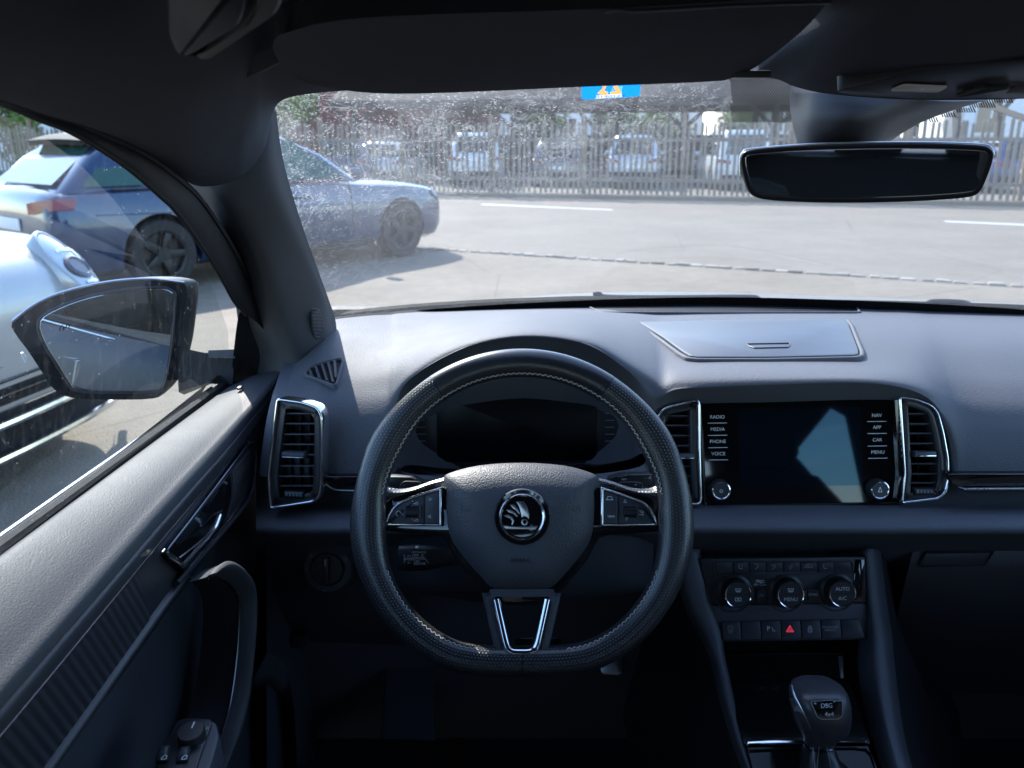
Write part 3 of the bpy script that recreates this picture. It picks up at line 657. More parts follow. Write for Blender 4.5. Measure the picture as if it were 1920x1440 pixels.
obj('symbols', text_geo('0', LS, -.028, 0, .006, .0045).merge(text_geo('A', LS, -.022, .018, .006, .0045)).merge(text_geo('D', LS, .024, .012, .006, .0045)).merge(text_geo('o', LS, -.004, -.029, .007, .0045)), 'print_grey', ls)

# ================================================================== AIR VENTS
def vent(pl, outer, label, slats, tab, dial=None, chrome='chrome', frame_w=.0035, rim=.009, split=None):
    """chrome-framed vent: outline in photo pixels on plane pl; slats = list of (x0, x1, y)."""
    t = thing('air_vent', pl.w(*pl.loc(*outer[0])), label, 'air vent', 'framed air vents in the dashboard')
    o = rpoly(pl.poly(outer), .006, 4)
    obj('chrome_frame', ring(pl, o, inset(o, frame_w), -.02, .005, .0012), chrome, t, ang=50)
    i1 = inset(o, frame_w - .0004)
    obj('inner_frame', ring(pl, i1, inset(o, frame_w + rim), -.03, .001, .0015), 'satin_black', t, ang=50)
    obj('duct', prism(pl, inset(o, frame_w + rim - .001), -.04, -.026), 'matte_black', t)
    for (x0, x1, y) in slats:
        a0, b0 = pl.loc(x0, y); a1, b1 = pl.loc(x1, y)
        P = Plane(pl.w(a0, b0, -.006), pl.u, pl.n * 1.0 + pl.v * .35)
        # a blade: thin, tilted, with a rounded front edge
        ln = ((a1 - a0) ** 2 + (b1 - b0) ** 2) ** .5
        obj('slat', loft([[pl.w(a0 + (a1 - a0) * s, b0 + (b1 - b0) * s, 0) + pl.n * hh + pl.v * vv for hh, vv in ((-.003, .0005), (-.0022, .0011), (-.004, .0013), (-.02, -.0030), (-.02, -.0042), (-.004, -.0006), (-.0025, -.0006))] for s in (0, 1)]), 'dark_plastic', t, ang=30)
    xs_ = [s for s in slats if s[0] is not None]
    xa = min(s[0] for s in xs_); xb = max(s[1] for s in xs_); ya = min(s[2] for s in xs_); yb = max(s[2] for s in xs_)
    n = max(3, int((xb - xa) / 17))
    for k in range(1, n):
        x = xa + (xb - xa) * k / n
        obj('guide_vane', prism(pl, pl.poly([(x - 1.2, ya - 8, ), (x + 1.2, ya - 8), (x + 1.2, yb + 8), (x - 1.2, yb + 8)], -.02), -.026, -.018), 'matte_black', t)
    if tab:
        x0, x1, y, m = tab; a0, b0 = pl.loc(x0, y); a1, b1 = pl.loc(x1, y)
        tb = obj('tab', pbox(pl, a0, a1, (b0 + b1) / 2 - .0035, (b0 + b1) / 2 + .0035, -.008, .006, .0015), 'dark_plastic', t)
        obj('tab_edge', pbox(pl, a0 + .001, a1 - .001, (b0 + b1) / 2 - .0028, (b0 + b1) / 2 - (.001 if m == 'chrome' else .0020), .0055, .0068, .0004), m, tb)
    if dial:
        x0, x1, y = dial; a0, b0 = pl.loc(x0, y); a1, b1 = pl.loc(x1, y)
        d = obj('dial_slot', pbox(pl, a0, a1, b0 - .005, b0 + .005, -.012, .0018, .001), 'matte_black', t)
        rows = [[pl.w(a0 + .002 + (a1 - a0 - .004) * s, (b0 + b1) / 2 + .0034 * math.cos(q), .0012 + .003 * math.sin(q)) for q in (-.2, .5, 1.0, 1.57, 2.1, 2.6, 3.3)] for s in (0, .25, .5, .75, 1)]
        w = obj('dial_wheel', grid(rows), 'dark_plastic', t)
        gg = Geo()
        for k in range(5): gg.merge(pbox(pl, a0 + .004 + (a1 - a0 - .009) * k / 4, a0 + .0052 + (a1 - a0 - .009) * k / 4, b0 - .0012, b0 + .0012 * (1.8 - .35 * k), .0043, .0048))
        obj('dial_marks', gg, 'print_grey', w)
    return t
VL = tilt_plane(PY(556, 850, .912), 10, -6)
vent(VL, [(520, 745), (567, 751), (597, 761), (607, 778), (608, 808), (606, 905), (602, 930), (592, 941), (507, 955), (503, 889)],
     'tall left side air vent framed in chrome, beside the driver door', [(533, 597, 776), (529, 598, 795), (526, 598, 815), (523, 598, 834), (519, 597, 853.5), (517, 596, 874.5), (514, 595, 894), (513, 594, 912)], (531, 573, 852, 'satin_chrome'), (533, 572, 926), 'chrome')
VC = tilt_plane(PY(1275, 850, .951), 15)
vent(VC, [(1228, 800), (1232, 775), (1245, 762), (1308, 746), (1312, 755), (1313, 850), (1316, 935), (1312, 947), (1255, 947), (1240, 930), (1231, 880)],
     'centre air vent left of the touchscreen, half hidden by the wheel rim', [(1243, 1301, 780), (1242, 1302, 798), (1243, 1303, 817), (1244, 1304, 836), (1246, 1304, 855), (1248, 1305, 875), (1250, 1306, 893), (1252, 1306, 912)], (1262, 1301, 855, 'chrome'), None)
VR = tilt_plane(PY(1730, 845, .951), 15)
vent(VR, [(1682, 742), (1715, 746), (1745, 757), (1758, 772), (1768, 810), (1777, 860), (1778, 900), (1772, 925), (1758, 936), (1686, 945), (1692, 890)],
     'centre air vent right of the touchscreen with a bright chrome tab', [(1698, 1744, 776), (1700, 1750, 795), (1702, 1755, 813), (1704, 1759, 832), (1706, 1761, 851), (1706, 1763, 870), (1706, 1763, 889), (1704, 1763, 906)], (1712, 1752, 851, 'chrome'), (1711, 1750, 921))
# small demister vent on the left dash corner
DV = surf_plane(DASH, (608, 702), (582, 704), (636, 698), (608, 720), (608, 684))
dv = thing('corner_demister', DV.w(0, 0), 'small slatted demister vent on the left corner of the dashboard', 'air vent')
po = rpoly(DV.poly([(571, 706), (577, 693), (602, 682), (640, 674), (646, 677), (633, 725), (626, 727)]), .004)
obj('vent_frame', ring(DV, po, inset(po, .0024), -.02, .0045, .0008), 'dash_plastic', dv, ang=50)
obj('duct', prism(DV, inset(po, .002), -.014, .0008), 'matte_black', dv)
for x0, y0, x1, y1 in ((581, 697, 585, 710), (592, 691, 600, 714), (604, 686, 614, 718), (616, 683, 625, 720), (628, 680, 631, 712)):
    a, b = DV.loc(x0, y0); c, d = DV.loc(x1, y1)
    obj('slat', loft([[DV.w(q[0], q[1], h) + DV.u * w for h, w in ((.0042, -.0014), (.0042, .0014), (.0005, .003), (.0005, .0005))] for q in ((a, b), (c, d))]), 'dark_plastic', dv)

# ================================================================== TOUCHSCREEN
S = tilt_plane(PD(1500, 848, .37 * 1500 / 540), 15)
ts = thing('touchscreen', S.w(0, -.07), 'black touchscreen unit with printed buttons in the centre dashboard', 'touchscreen')
so = rpoly(S.poly([(1312, 752), (1680, 744), (1688, 943), (1322, 947)]), .004)
obj('surround', ring(S, inset(so, -.0035), inset(so, .0015), -.03, .0035, .0015), 'console_gloss', ts, ang=50)
obj('glass', prism(S, inset(so, .0012), -.02, .0022, .0006), 'black_glass', ts, smooth=False)
obj('active_display', prism(S, S.poly([(1383, 765), (1613, 763), (1619, 910), (1388, 912)], .0022), .0022, .0026), 'display_glass', ts, smooth=False)
for w, x, y in (('RADIO', 1345, 782), ('MEDIA', 1345.5, 805), ('PHONE', 1346, 828), ('VOICE', 1347, 851), ('NAV', 1644, 779), ('APP', 1644.5, 801.5), ('CAR', 1645, 825), ('MENU', 1646, 848)):
    obj('lettering', text_px(w, S, x, y, 6.4, .0026, sx=1.0), 'print_white', ts)
    obj('underline', line_px(S, [(x - 18, y + 11.5), (x + 18, y + 11)], 1.1, .0026), 'print_white', ts)
for x, y, r in ((1351, 919, 1), (1649, 918, -1)):
    a, b = S.loc(x + 1.5, y + 1, .0145)
    k = obj('knob', lathe(S, a, b, [(.0135, .001), (.0135, .004), (.0125, .006), (.0125, .013), (.0118, .0142)]), 'satin_black', ts)
    A, B = S.loc(x + 2.0, y - 1.0, .0142)
    obj('knob_ring', lathe(S, a, b, [(.0118, .0128), (.0117, .0148), (.0105, .0152), (.0098, .0146), (.0097, .0132), (.0118, .0128)], cap=False), 'chrome', k)
    obj('knob_face', lathe(S, a, b, [(.0098, .012), (.0098, .0140)]), 'piano_black', k)
    obj('knob_symbol', text_geo('o' if r > 0 else 'Δ', S, a, b, .009, .0143), 'print_white', k)

# ================================================================== STEERING WHEEL
WA = 24
W = tilt_plane(PD(977, 965, .874), WA)
sw = thing('steering_wheel', W.w(0, 0), 'black perforated leather steering wheel with chrome trim and winged emblem', 'steering wheel')
RO = .1678
def rim_pt(t, dr=0.0):
    x = math.sin(t); y = math.cos(t); r = RO + dr
    b = r * y
    if y < 0:
        lim = -(.1565 + dr); q = .022
        b2 = r * y; d = b2 - lim; b = lim + (d + math.sqrt(d * d + q * q * .25)) / 2 if d < .12 else b2
        x *= 1 + .055 * max(0, -y) * abs(x)
    return (r * x + .001, b)
def rim_r(t):
    """in-plane half width, grows at the thumb rests."""
    d = abs((t + math.pi) % (2 * math.pi) - math.pi)
    return .0157 + .0030 * math.exp(-((d - R(62)) / .22) ** 2) + .0038 * math.exp(-((d - R(96)) / .30) ** 2)
NR = 240; NS = 20
def rim_sector(t0, t1, n, dr=0.0, grow=0.0):
    g = Geo(); rows = []; uv = []
    for i in range(n + 1):
        t = t0 + (t1 - t0) * i / n; a, b = rim_pt(t); a2, b2 = rim_pt(t + .01); tn = Vector((a2 - a, b2 - b)).normalized(); nm = Vector((-tn.y, tn.x))
        if nm.dot(Vector((a, b))) < 0: nm = -nm
        w = rim_r(t) + grow; hgt = .0162 + grow; row = []
        for k in range(NS + 1):
            q = 2 * math.pi * k / NS; c, s_ = math.cos(q), math.sin(q)
            c = math.copysign(abs(c) ** .92, c); s_ = math.copysign(abs(s_) ** .92, s_)
            row.append(W.w(a + nm.x * w * c, b + nm.y * w * c, hgt * s_)); uv.append((t * RO / .0037, k / NS * 32))
        rows.append(row)
    g = grid(rows); g.uv = uv; return g
TS = R(34)
obj('rim_leather_cover', rim_sector(TS, 2 * math.pi - TS, 220), 'perforated', sw, ang=60)
obj('rim_top', rim_sector(-TS + .002, TS - .002, 60, 0, .0002), 'rim_leather', sw, ang=60)
gs = Geo()
for sgn in (-1, 1):
    a, b = rim_pt(sgn * TS); a2, b2 = rim_pt(sgn * TS + .01); tn = Vector((a2 - a, b2 - b)).normalized(); nm = Vector((-tn.y, tn.x)); w = rim_r(TS)
    gs.merge(tube([W.w(a + nm.x * w * math.cos(q), b + nm.y * w * math.cos(q), .0162 * math.sin(q)) for q in [2 * math.pi * k / 24 for k in range(24)]], .0006, 5, closed=True))
a, b = rim_pt(math.pi)
gs.merge(tube([W.w(a, b + .0172 * math.cos(q), .0164 * math.sin(q)) for q in [R(-60) + R(200) * k / 16 for k in range(17)]], .0005, 5))
obj('seams', gs, 'matte_black', sw)
# zig-zag stitching on the inner side of the rim
gst = Geo(); n = 330
pts = []
for i in range(n):
    t = 2 * math.pi * i / n
    d = abs((t + math.pi) % (2 * math.pi) - math.pi)
    if R(82) < d < R(112) or d > R(163): pts.append(None); continue
    a, b = rim_pt(t); ln = math.hypot(a, b); w = rim_r(t); q = R(140 if i % 2 else 150)
    pts.append(W.w(a - a / ln * w * -math.cos(q) * 1.03, b - b / ln * w * -math.cos(q) * 1.03, .0172 * math.sin(q)))
for i in range(n):
    A, B = pts[i], pts[(i + 1) % n]
    if A is not None and B is not None: gst.merge(tube([A, B], .0006, 4, caps=False))
obj('stitching', gst, 'thread', sw)
# hub and spokes
HB = -.006
def wp(pts, h=HB): return W.poly(pts, h)
WH = Plane(W.w(0, 0, HB), W.u, W.v)
hub = [(832, 900), (845, 888), (900, 874), (978, 869), (1056, 874), (1105, 887), (1119, 898), (1124, 930), (1122, 985), (1112, 1022), (1086, 1058), (1058, 1090), (1042, 1106), (1022, 1114), (978, 1117), (934, 1114), (914, 1106), (897, 1088), (868, 1055), (842, 1020), (830, 985), (827, 930)]
obj('airbag_cover', cushion(WH, [(a * 1.025, b * 1.02) for a, b in spoly(WH.poly(hub), 3)], -.012, .017, 12, .30, 2.8), 'hub_leather', sw, ang=60)
back = [(716, 996), (700, 990), (703, 978), (712, 950), (735, 932), (775, 920), (828, 910), (860, 930), (1095, 930), (1127, 910), (1180, 920), (1220, 932), (1244, 950), (1252, 978), (1254, 990), (1238, 997), (1140, 1004), (1122, 1012), (1104, 1048), (1060, 1102), (1044, 1122), (1020, 1130), (978, 1131), (932, 1130), (912, 1120), (895, 1102), (852, 1048), (836, 1014), (820, 1004)]
obj('gloss_surround', prism(WH, rpoly(WH.poly(back), .004, 3), -.022, -.003, .003), 'piano_black', sw, ang=30)
# perforated leather webs joining rim and hub
for sg in (-1, 1):
    def mx(x): return x if sg < 0 else 1955 - x
    rows = [[(mx(690), 868), (mx(716), 905), (mx(742), 916), (mx(772), 914), (mx(806), 903), (mx(832), 896)],
            [(mx(686), 900), (mx(712), 922), (mx(738), 926), (mx(772), 920), (mx(806), 908), (mx(832), 902)],
            [(mx(684), 950), (mx(704), 946), (mx(730), 936), (mx(770), 924), (mx(806), 911), (mx(832), 905)]]
    hs = [(-.006, -.004, -.005, -.006, -.006, -.006), (.008, .006, .004, .001, -.001, -.001), (.006, .004, -.001, -.003, -.004, -.004)]
    gr_ = smooth_grid([[WH.w(*WH.loc(x, y, h), h) for (x, y), h in zip(r, hh)] for r, hh in zip(rows, hs)], 5, 5)
    gr_.uv = [((q - W.o).dot(W.u) / .0037, (q - W.o).dot(W.v) / .0033) for q in gr_.v]
    obj('leather_web', gr_, 'perforated', sw, ang=70)
    # chrome framed button fields
    fo = [(mx(720), 987), (mx(724), 970), (mx(735), 951), (mx(752), 938), (mx(790), 924), (mx(829), 912), (mx(829), 987)]
    if sg > 0: fo = fo[::-1]
    fp = rpoly(WH.poly(fo), [.002, .004, .004, .004, .004, 0, 0] if sg < 0 else [0, 0, .004, .004, .004, .004, .002], 4)
    fi = inset(fp, .0032)
    obj('chrome_frame', ring(WH, fp, fi, -.008, .0015, .0012), 'chrome', sw, ang=50)
    bp = obj('button_field', prism(WH, inset(fp, .0030), -.008, -.0006, .001), 'button', sw)
    # roller and split keys
    x = mx(774); a, b = WH.loc(x, 960)
    r1 = obj('roller', loft([[WH.w(a + s, b + .0056 * math.cos(q), .0002 + .0042 * math.sin(q)) for q in [R(10 + 16 * k) for k in range(11)]] + [WH.w(a + s, b - .005, -.004), WH.w(a + s, b + .005, -.004)] for s in (-.0068, .0068)]), 'satin_black', sw, ang=25)
    gg = Geo()
    for k in range(9):
        q = R(18 + 18 * k); gg.merge(pbox(Plane(WH.w(a, b + .0056 * math.cos(q), .0002 + .0042 * math.sin(q)), W.u, W.v * math.sin(q) - W.n * math.cos(q)), -.0064, .0064, -.0004, .0004, 0, .0004))
    obj('roller_ribs', gg, 'rubber', r1)
    for s in (-1, 1): obj('roller_cheek', pbox(WH, a + s * .0082 - .0012, a + s * .0082 + .0012, b - .0065, b + .0065, -.002, .0028, .0008), 'button', sw)
    obj('key_split', line_px(WH, [(mx(795), 927), (mx(795), 983)], 1.2, .0001), 'matte_black', sw)
    k0 = WH.poly([(mx(798), 930), (mx(828), 918), (mx(828), 982), (mx(798), 982)][::(1 if sg < 0 else -1)])
    obj('rocker_key', prism(WH, rpoly(k0, .002, 3), -.006, .0008, .0007), 'button', sw)
def tri_px(x, y, s, d, pl, h):
    p = {'r': [(-s, -s), (s, 0), (-s, s)], 'l': [(s, -s), (-s, 0), (s, s)], 'u': [(-s, s), (0, -s), (s, s)], 'd': [(-s, -s), (0, s), (s, -s)]}[d]
    return line_px(pl, [(x + q, y + r) for q, r in p], .9, h, True)
gg = Geo()
gg.merge(tri_px(807, 936, 2.6, 'r', WH, .001)).merge(tri_px(805, 968.5, 2.6, 'l', WH, .001))
gg.merge(line_px(WH, [(774, 945), (784, 941), (784, 945)], .9, 0, True)).merge(line_px(WH, [(774, 977), (784, 973), (784, 977)], .9, 0, True)).merge(text_px('+', WH, 774, 940, 4, 0)).merge(text_px('-', WH, 773, 973, 4, 0))
gg.merge(line_px(WH, [(747 + 4.5 * math.cos(q), 963 + 5 * math.sin(q)) for q in [R(100 + 33 * k) for k in range(9)]], .9, 0)).merge(text_px('x', WH, 755, 964, 4, 0))
gg.merge(text_px('VIEW', WH, 1146, 968.5, 3.6, .001, sx=1.15)).merge(tri_px(1172, 939.5, 2.6, 'u', WH, .0)).merge(tri_px(1174.5, 973, 2.6, 'd', WH, 0))
gg.merge(line_px(WH, [(1138, 936), (1140, 931), (1146, 931), (1148, 936)], .9, .001)).merge(line_px(WH, [(1136, 937), (1150, 937)], .9, .001)).merge(line_px(WH, [(1197, 957), (1206, 959), (1206, 966), (1197, 964)], .9, 0, True)).merge(line_px(WH, [(1200, 960), (1205, 961), (1204, 964)], .9, 0))
obj('key_symbols', gg, 'print_white', sw)
# bottom V spoke
vo = [(903, 1112), (1052, 1112), (1046, 1140), (1028, 1222), (1018, 1240), (1002, 1247), (954, 1247), (938, 1240), (928, 1222), (910, 1140)]
vi = [(927, 1112), (1029, 1112), (1024, 1140), (1008, 1212), (1003, 1222), (996, 1226), (960, 1226), (953, 1222), (948, 1212), (932, 1140)]
WV = Plane(WH.w(*WH.loc(978, 1118), 0), W.u, W.v - W.n * .19)
obj('lower_spoke', ring(WV, WV.poly(vo), WV.poly(vi), -.016, .004, .004), 'hub_leather', sw, ang=45)
vc = [(928, 1126), (1028, 1126), (1024, 1142), (1008, 1213), (1003, 1222), (996, 1226.5), (960, 1226.5), (953, 1222), (948, 1213), (932, 1142)]
vd = [(936, 1126), (1020, 1126), (1016, 1142), (1001, 1206), (997, 1213), (993, 1216), (963, 1216), (959, 1213), (955, 1206), (940, 1142)]
g = Geo(); A = WH.poly(vc); Bq = WH.poly(vd); idx = [0, 9, 8, 7, 6, 5, 4, 3, 2, 1]
rows = [[WH.w(*p[i], h) for i in idx] for p, h in ((A, .0025), (A, .0052), (inset(A, .0012), .0058), (inset(Bq, -.0006), .0052), (Bq, .003), (Bq, -.012))]
obj('chrome_u_trim', tube(spline([WV.w(*WV.loc(x, y, .004), .004) for x, y in ((931, 1124), (940, 1165), (950, 1208), (956, 1218), (964, 1221), (978, 1221.5), (992, 1221), (1000, 1218), (1006, 1208), (1016, 1165), (1025, 1124))], 4), .0050, 10, flat=.7), 'chrome', sw, ang=60)
ve = [WH.poly(vd)[i] for i in idx]
# emblem
ea, eb = WH.loc(979, 969, .018)
EP = Plane(WH.w(ea, eb, .016), W.u, W.v)
em = obj('emblem', lathe(EP, 0, 0, [(.0306, -.006), (.0304, .0006), (.0290, .0024), (.0255, .0018), (.0245, -.001)]), 'piano_black', sw)
obj('emblem_ring', lathe(EP, 0, 0, [(.0247, .000), (.0246, .0022), (.0236, .0032), (.0222, .0026), (.0214, .0010), (.0247, .000)], 40, False), 'chrome', em)
obj('emblem_disc', lathe(EP, 0, 0, [(.0218, .0000), (.0214, .0012), (.0150, .0019), (.0004, .0022)], 40, False), 'piano_black', em)
def e(x, y): return ((x - 976.5) * .0215 / 32.5, (965.5 - y) * .0215 / 32.5)
# winged arrow: three feathers, shaft with an eye, and a broad arrow foot (as outlines in chrome)
body = [(966, 941), (980, 940.5), (986, 950), (989, 962), (987.5, 970), (992, 978), (1001, 981), (1000, 985.5), (995, 990), (987, 986), (957, 986), (950, 984), (947, 980.5), (957, 980), (963, 975), (962, 967), (955, 961), (948, 958), (950, 951.5), (958, 953), (964, 957.5), (958, 947), (972, 953.5)]
bp = [e(*q) for q in body]
fe = [[(966, 940.8), (979, 940.5), (985, 949), (988, 962), (987, 970), (981, 968), (974, 966), (973, 955), (970, 947)]]
go = Geo()
shaft = [e(*q) for q in [(967, 941), (979.5, 940.5), (985, 949), (988, 962), (987.5, 970), (985, 967), (980, 965), (975.5, 967), (974.5, 960), (972, 950)]]
go.merge(prism(EP, shaft, .0018, .0036, .0008))
for f_ in ([(957, 946), (964, 946), (970, 953), (973.5, 961), (971, 961), (966, 955), (961, 952)], [(950, 954), (958, 954), (965, 958), (970, 965), (967, 965.5), (962, 961), (955, 958.5)], [(946, 963), (954, 962), (961, 966), (964, 972), (961, 979), (959, 978.5), (960.5, 973), (957, 968), (951, 966)],
           [(945, 980), (951, 979), (956, 980.5), (964, 981), (980, 981), (988, 981), (991, 977.5), (996, 980), (1002, 980), (998, 986), (990, 988), (987, 985.5), (960, 985.5), (950, 985)]):
    go.merge(prism(EP, [e(*q) for q in f_], .0018, .0034, .0006))
go.merge(lathe(EP, *e(980.5, 974), [(.0037, .0018), (.0035, .0036), (.0024, .0038), (.0018, .0030), (.0018, .0020), (.0037, .0018)], 20, False))
obj('winged_arrow', go, 'satin_chrome', em, ang=30)
obj('embossed_lettering', text_px('AIRBAG', WH, 975.5, 1051, 7.5, .0176, sx=1.05), 'matte_black', sw)
gg = Geo()
for x, s in ((866, 1), (1086, -1)): gg.merge(line_px(WH, [(x, 947), (x, 959)], 1, .0172)).merge(line_px(WH, [(x + s * 4, 950), (x + s * 4, 958), (x + s * 12, 957), (x + s * 12, 952)], 1, .0172))
obj('horn_symbols', gg, 'matte_black', sw)
# column behind the hub
obj('column', tube([W.w(0, 0, -.02), W.w(0, 0, -.09)], .045, 20), 'dark_plastic', sw)

# stalks behind the wheel
def stalk(label, sec, prints, mat='satin_black'):
    t = thing('control_stalk', PY(*sec[0][:2], .9), label, 'stalk')
    rows = []
    for x, y, Y, hx, hy, hd in sec:
        c = PY(x, y, Y); rows.append([c + Vector((0, math.sin(q) * 0, 0)) + Vector((0, hd * math.cos(q), hy * math.copysign(abs(math.sin(q)) ** .6, math.sin(q)))) for q in [2 * math.pi * k / 16 for k in range(16)]])
    obj('lever', loft(rows), mat, t, ang=45)
    for s, x, y, hp, Y in prints:
        P = tilt_plane(PY(x, y, Y), 8); obj('lettering', text_px(s, P, x, y, hp, 0, sx=.95), 'print_white', t)
    return t
st = stalk('cruise control stalk with white lettering behind the lower left wheel spoke', [(745, 1046, .855, 0, .010, .006), (749, 1046, .855, 0, .0155, .008), (770, 1046, .855, 0, .0165, .008), (800, 1046, .860, 0, .0165, .008), (825, 1044, .87, 0, .013, .008), (870, 1040, .89, 0, .010, .008)],
           [('-DISTANCE+', 786, 1035.5, 3.6, .8455), ('OFF', 779, 1041.5, 5, .8455), ('CANCEL', 783.5, 1046.8, 4.8, .8455), ('ON', 781.5, 1052.4, 4.6, .8455), ('RESUME', 787, 1057.2, 4.4, .8455), ('SPEED', 767, 1048.5, 4.6, .8455), ('S', 758, 1043.3, 4.2, .8455), ('E', 758, 1049, 4.2, .8455), ('T', 758, 1055, 4.2, .8455), ('o+', 767, 1042.5, 4.6, .8455), ('o-', 767, 1054.6, 4.6, .8455)])
SP = tilt_plane(PY(797, 1046, .8455), 8)
obj('arrow_mark', line_px(SP, [(791, 1040), (804, 1056)], 1.6, 0).merge(line_px(SP, [(790, 1045), (790.5, 1039), (796, 1040.5)], 1.2, 0)), 'print_grey', st)
obj('push_tip', pbox(SP, *(lambda a, b: (a[0], b[0]))(SP.loc(777, 1030), SP.loc(785, 1030)), SP.loc(780, 1031)[1], SP.loc(780, 1025)[1], -.006, 0, .001), 'satin_chrome', st)
SR = tilt_plane(PY(1180, 900, .885), 10)
s2 = thing('wiper_stalk', SR.w(0, 0), 'wiper stalk with white symbols behind the upper right wheel spoke', 'stalk')
obj('lever', prism(SR, rpoly(SR.poly([(1140, 897), (1166, 889), (1222, 888), (1224, 906), (1205, 916), (1140, 915)]), .004), -.012, .001, .002), 'satin_black', s2)
obj('chrome_edge', tube([SR.w(*SR.loc(x, y), .0015) for x, y in ((1158, 894), (1180, 890), (1222, 889))], .0007, 5), 'satin_chrome', s2)
obj('symbols', text_px('REV', SR, 1170, 899, 4, .0015).merge(text_px('- - -0', SR, 1214, 896, 4, .0015)), 'print_white', s2)
SL = tilt_plane(PY(765, 905, .885), 10)
s3 = thing('indicator_stalk', SL.w(0, 0), 'indicator stalk with chrome edge behind the upper left wheel spoke', 'stalk')
obj('lever', prism(SL, rpoly(SL.poly([(726, 893), (775, 894), (790, 902), (815, 905), (815, 918), (726, 916)]), .004), -.012, .001, .002), 'satin_black', s3)
obj('chrome_edge', tube([SL.w(*SL.loc(x, y), .0015) for x, y in ((727, 894), (772, 895.5), (780, 899))], .0008, 5), 'satin_chrome', s3)
for sgn, x0, s_ in ((-1, 770, '-'), (1, 1192, '+')):
    PP = tilt_plane(PY(x0, 912, .865), 14)
    pd = thing('shift_paddle', PP.w(0, 0), 'left shift paddle marked with a minus sign behind the wheel' if sgn < 0 else 'right shift paddle marked with a plus sign behind the wheel', 'paddle', 'shift paddles behind the steering wheel')
    q = [(748, 920), (750, 908), (758, 902), (788, 903), (800, 922)] if sgn < 0 else [(1150, 920), (1160, 904), (1186, 903), (1206, 905), (1204, 920)]
    pq = rpoly(PP.poly(q), .003)
    obj('blade', prism(PP, pq, -.004, .001, .0008), 'satin_black', pd)
    obj('blade_edge', ring(PP, pq, inset(pq, .0008), .0005, .0014), 'satin_chrome', pd)
    obj('sign', text_px(s_, PP, x0 - (12 if sgn < 0 else 0), 909, 5, .0016), 'print_white', pd)

# ================================================================== CLIMATE PANEL AND CENTRE CONSOLE
HV = tilt_plane(PD(1483, 1112, 1.061), 16)
cp = thing('climate_panel', HV.w(0, -.08), 'black climate control panel with three chrome-ringed knobs below the screen', 'control panel')
obj('fascia', prism(HV, rpoly(HV.poly([(1312, 1047), (1622, 1044), (1625, 1131), (1332, 1134)]), .003), -.02, 0, .001), 'black_trim', cp)
obj('gloss_inlay', prism(HV, HV.poly([(1604, 1049), (1620, 1049), (1622, 1127), (1590, 1128), (1600, 1090)]), 0, .0008, .0003), 'piano_black', cp)
obj('lower_fascia', prism(HV, rpoly(HV.poly([(1334, 1136), (1625, 1132), (1632, 1196), (1626, 1200), (1345, 1204)]), .003), -.02, -.001, .001), 'dark_plastic', cp)
tw = rpoly(HV.poly([(1335, 1053), (1598, 1051), (1600, 1072), (1592, 1076), (1350, 1079), (1340, 1077)]), .003)
obj('key_well', ring(HV, tw, inset(tw, .0012), -.004, .0016, .0004), 'dark_plastic', cp)
xe = [1341, 1373, 1403, 1435, 1467, 1499, 1532, 1562, 1594]
sym = {1: 'seat', 2: 'up', 3: 'mid', 4: 'low', 5: 'recirc', 6: 'seat'}
for k in range(8):
    q = rpoly(HV.poly([(xe[k] + .8, 1054), (xe[k + 1] - .8, 1053.5), (xe[k + 1] + .2, 1071), (xe[k] + 2, 1073)]), .0012, 2)
    b = obj('key', prism(HV, q, -.004, .0022 if 0 < k < 7 else .001, .0006), 'button', cp)
    x = (xe[k] + xe[k + 1]) / 2; gg = Geo()
    if k in (1, 6): gg.merge(line_px(HV, [(x - 2, 1057), (x - 3, 1063), (x - 1, 1066), (x + 4, 1066)], 1.6, .0023)).merge(line_px(HV, [(x + 3, 1059), (x + 4, 1062)], 1, .0023))
    elif k == 5: gg.merge(line_px(HV, [(x - 8, 1064), (x - 6, 1061), (x - 3, 1060), (x, 1057.5), (x + 4, 1060), (x + 8, 1062), (x + 8, 1064)], 1.1, .0023, True)).merge(line_px(HV, [(x - 2, 1062), (x + 2, 1062)], 1.1, .0023))
    elif k in (2, 3, 4): gg.merge(line_px(HV, [(x + 2, 1058), (x + 2, 1064), (x - 2, 1066), (x - 2, 1068)], 1.4, .0023)).merge(line_px(HV, [(x - 5, 1057.5 + 2.5 * (k - 2)), (x, 1057.5 + 2.5 * (k - 2))], 1.2, .0023))
    if gg.v: obj('key_symbol', gg, 'print_grey', b)
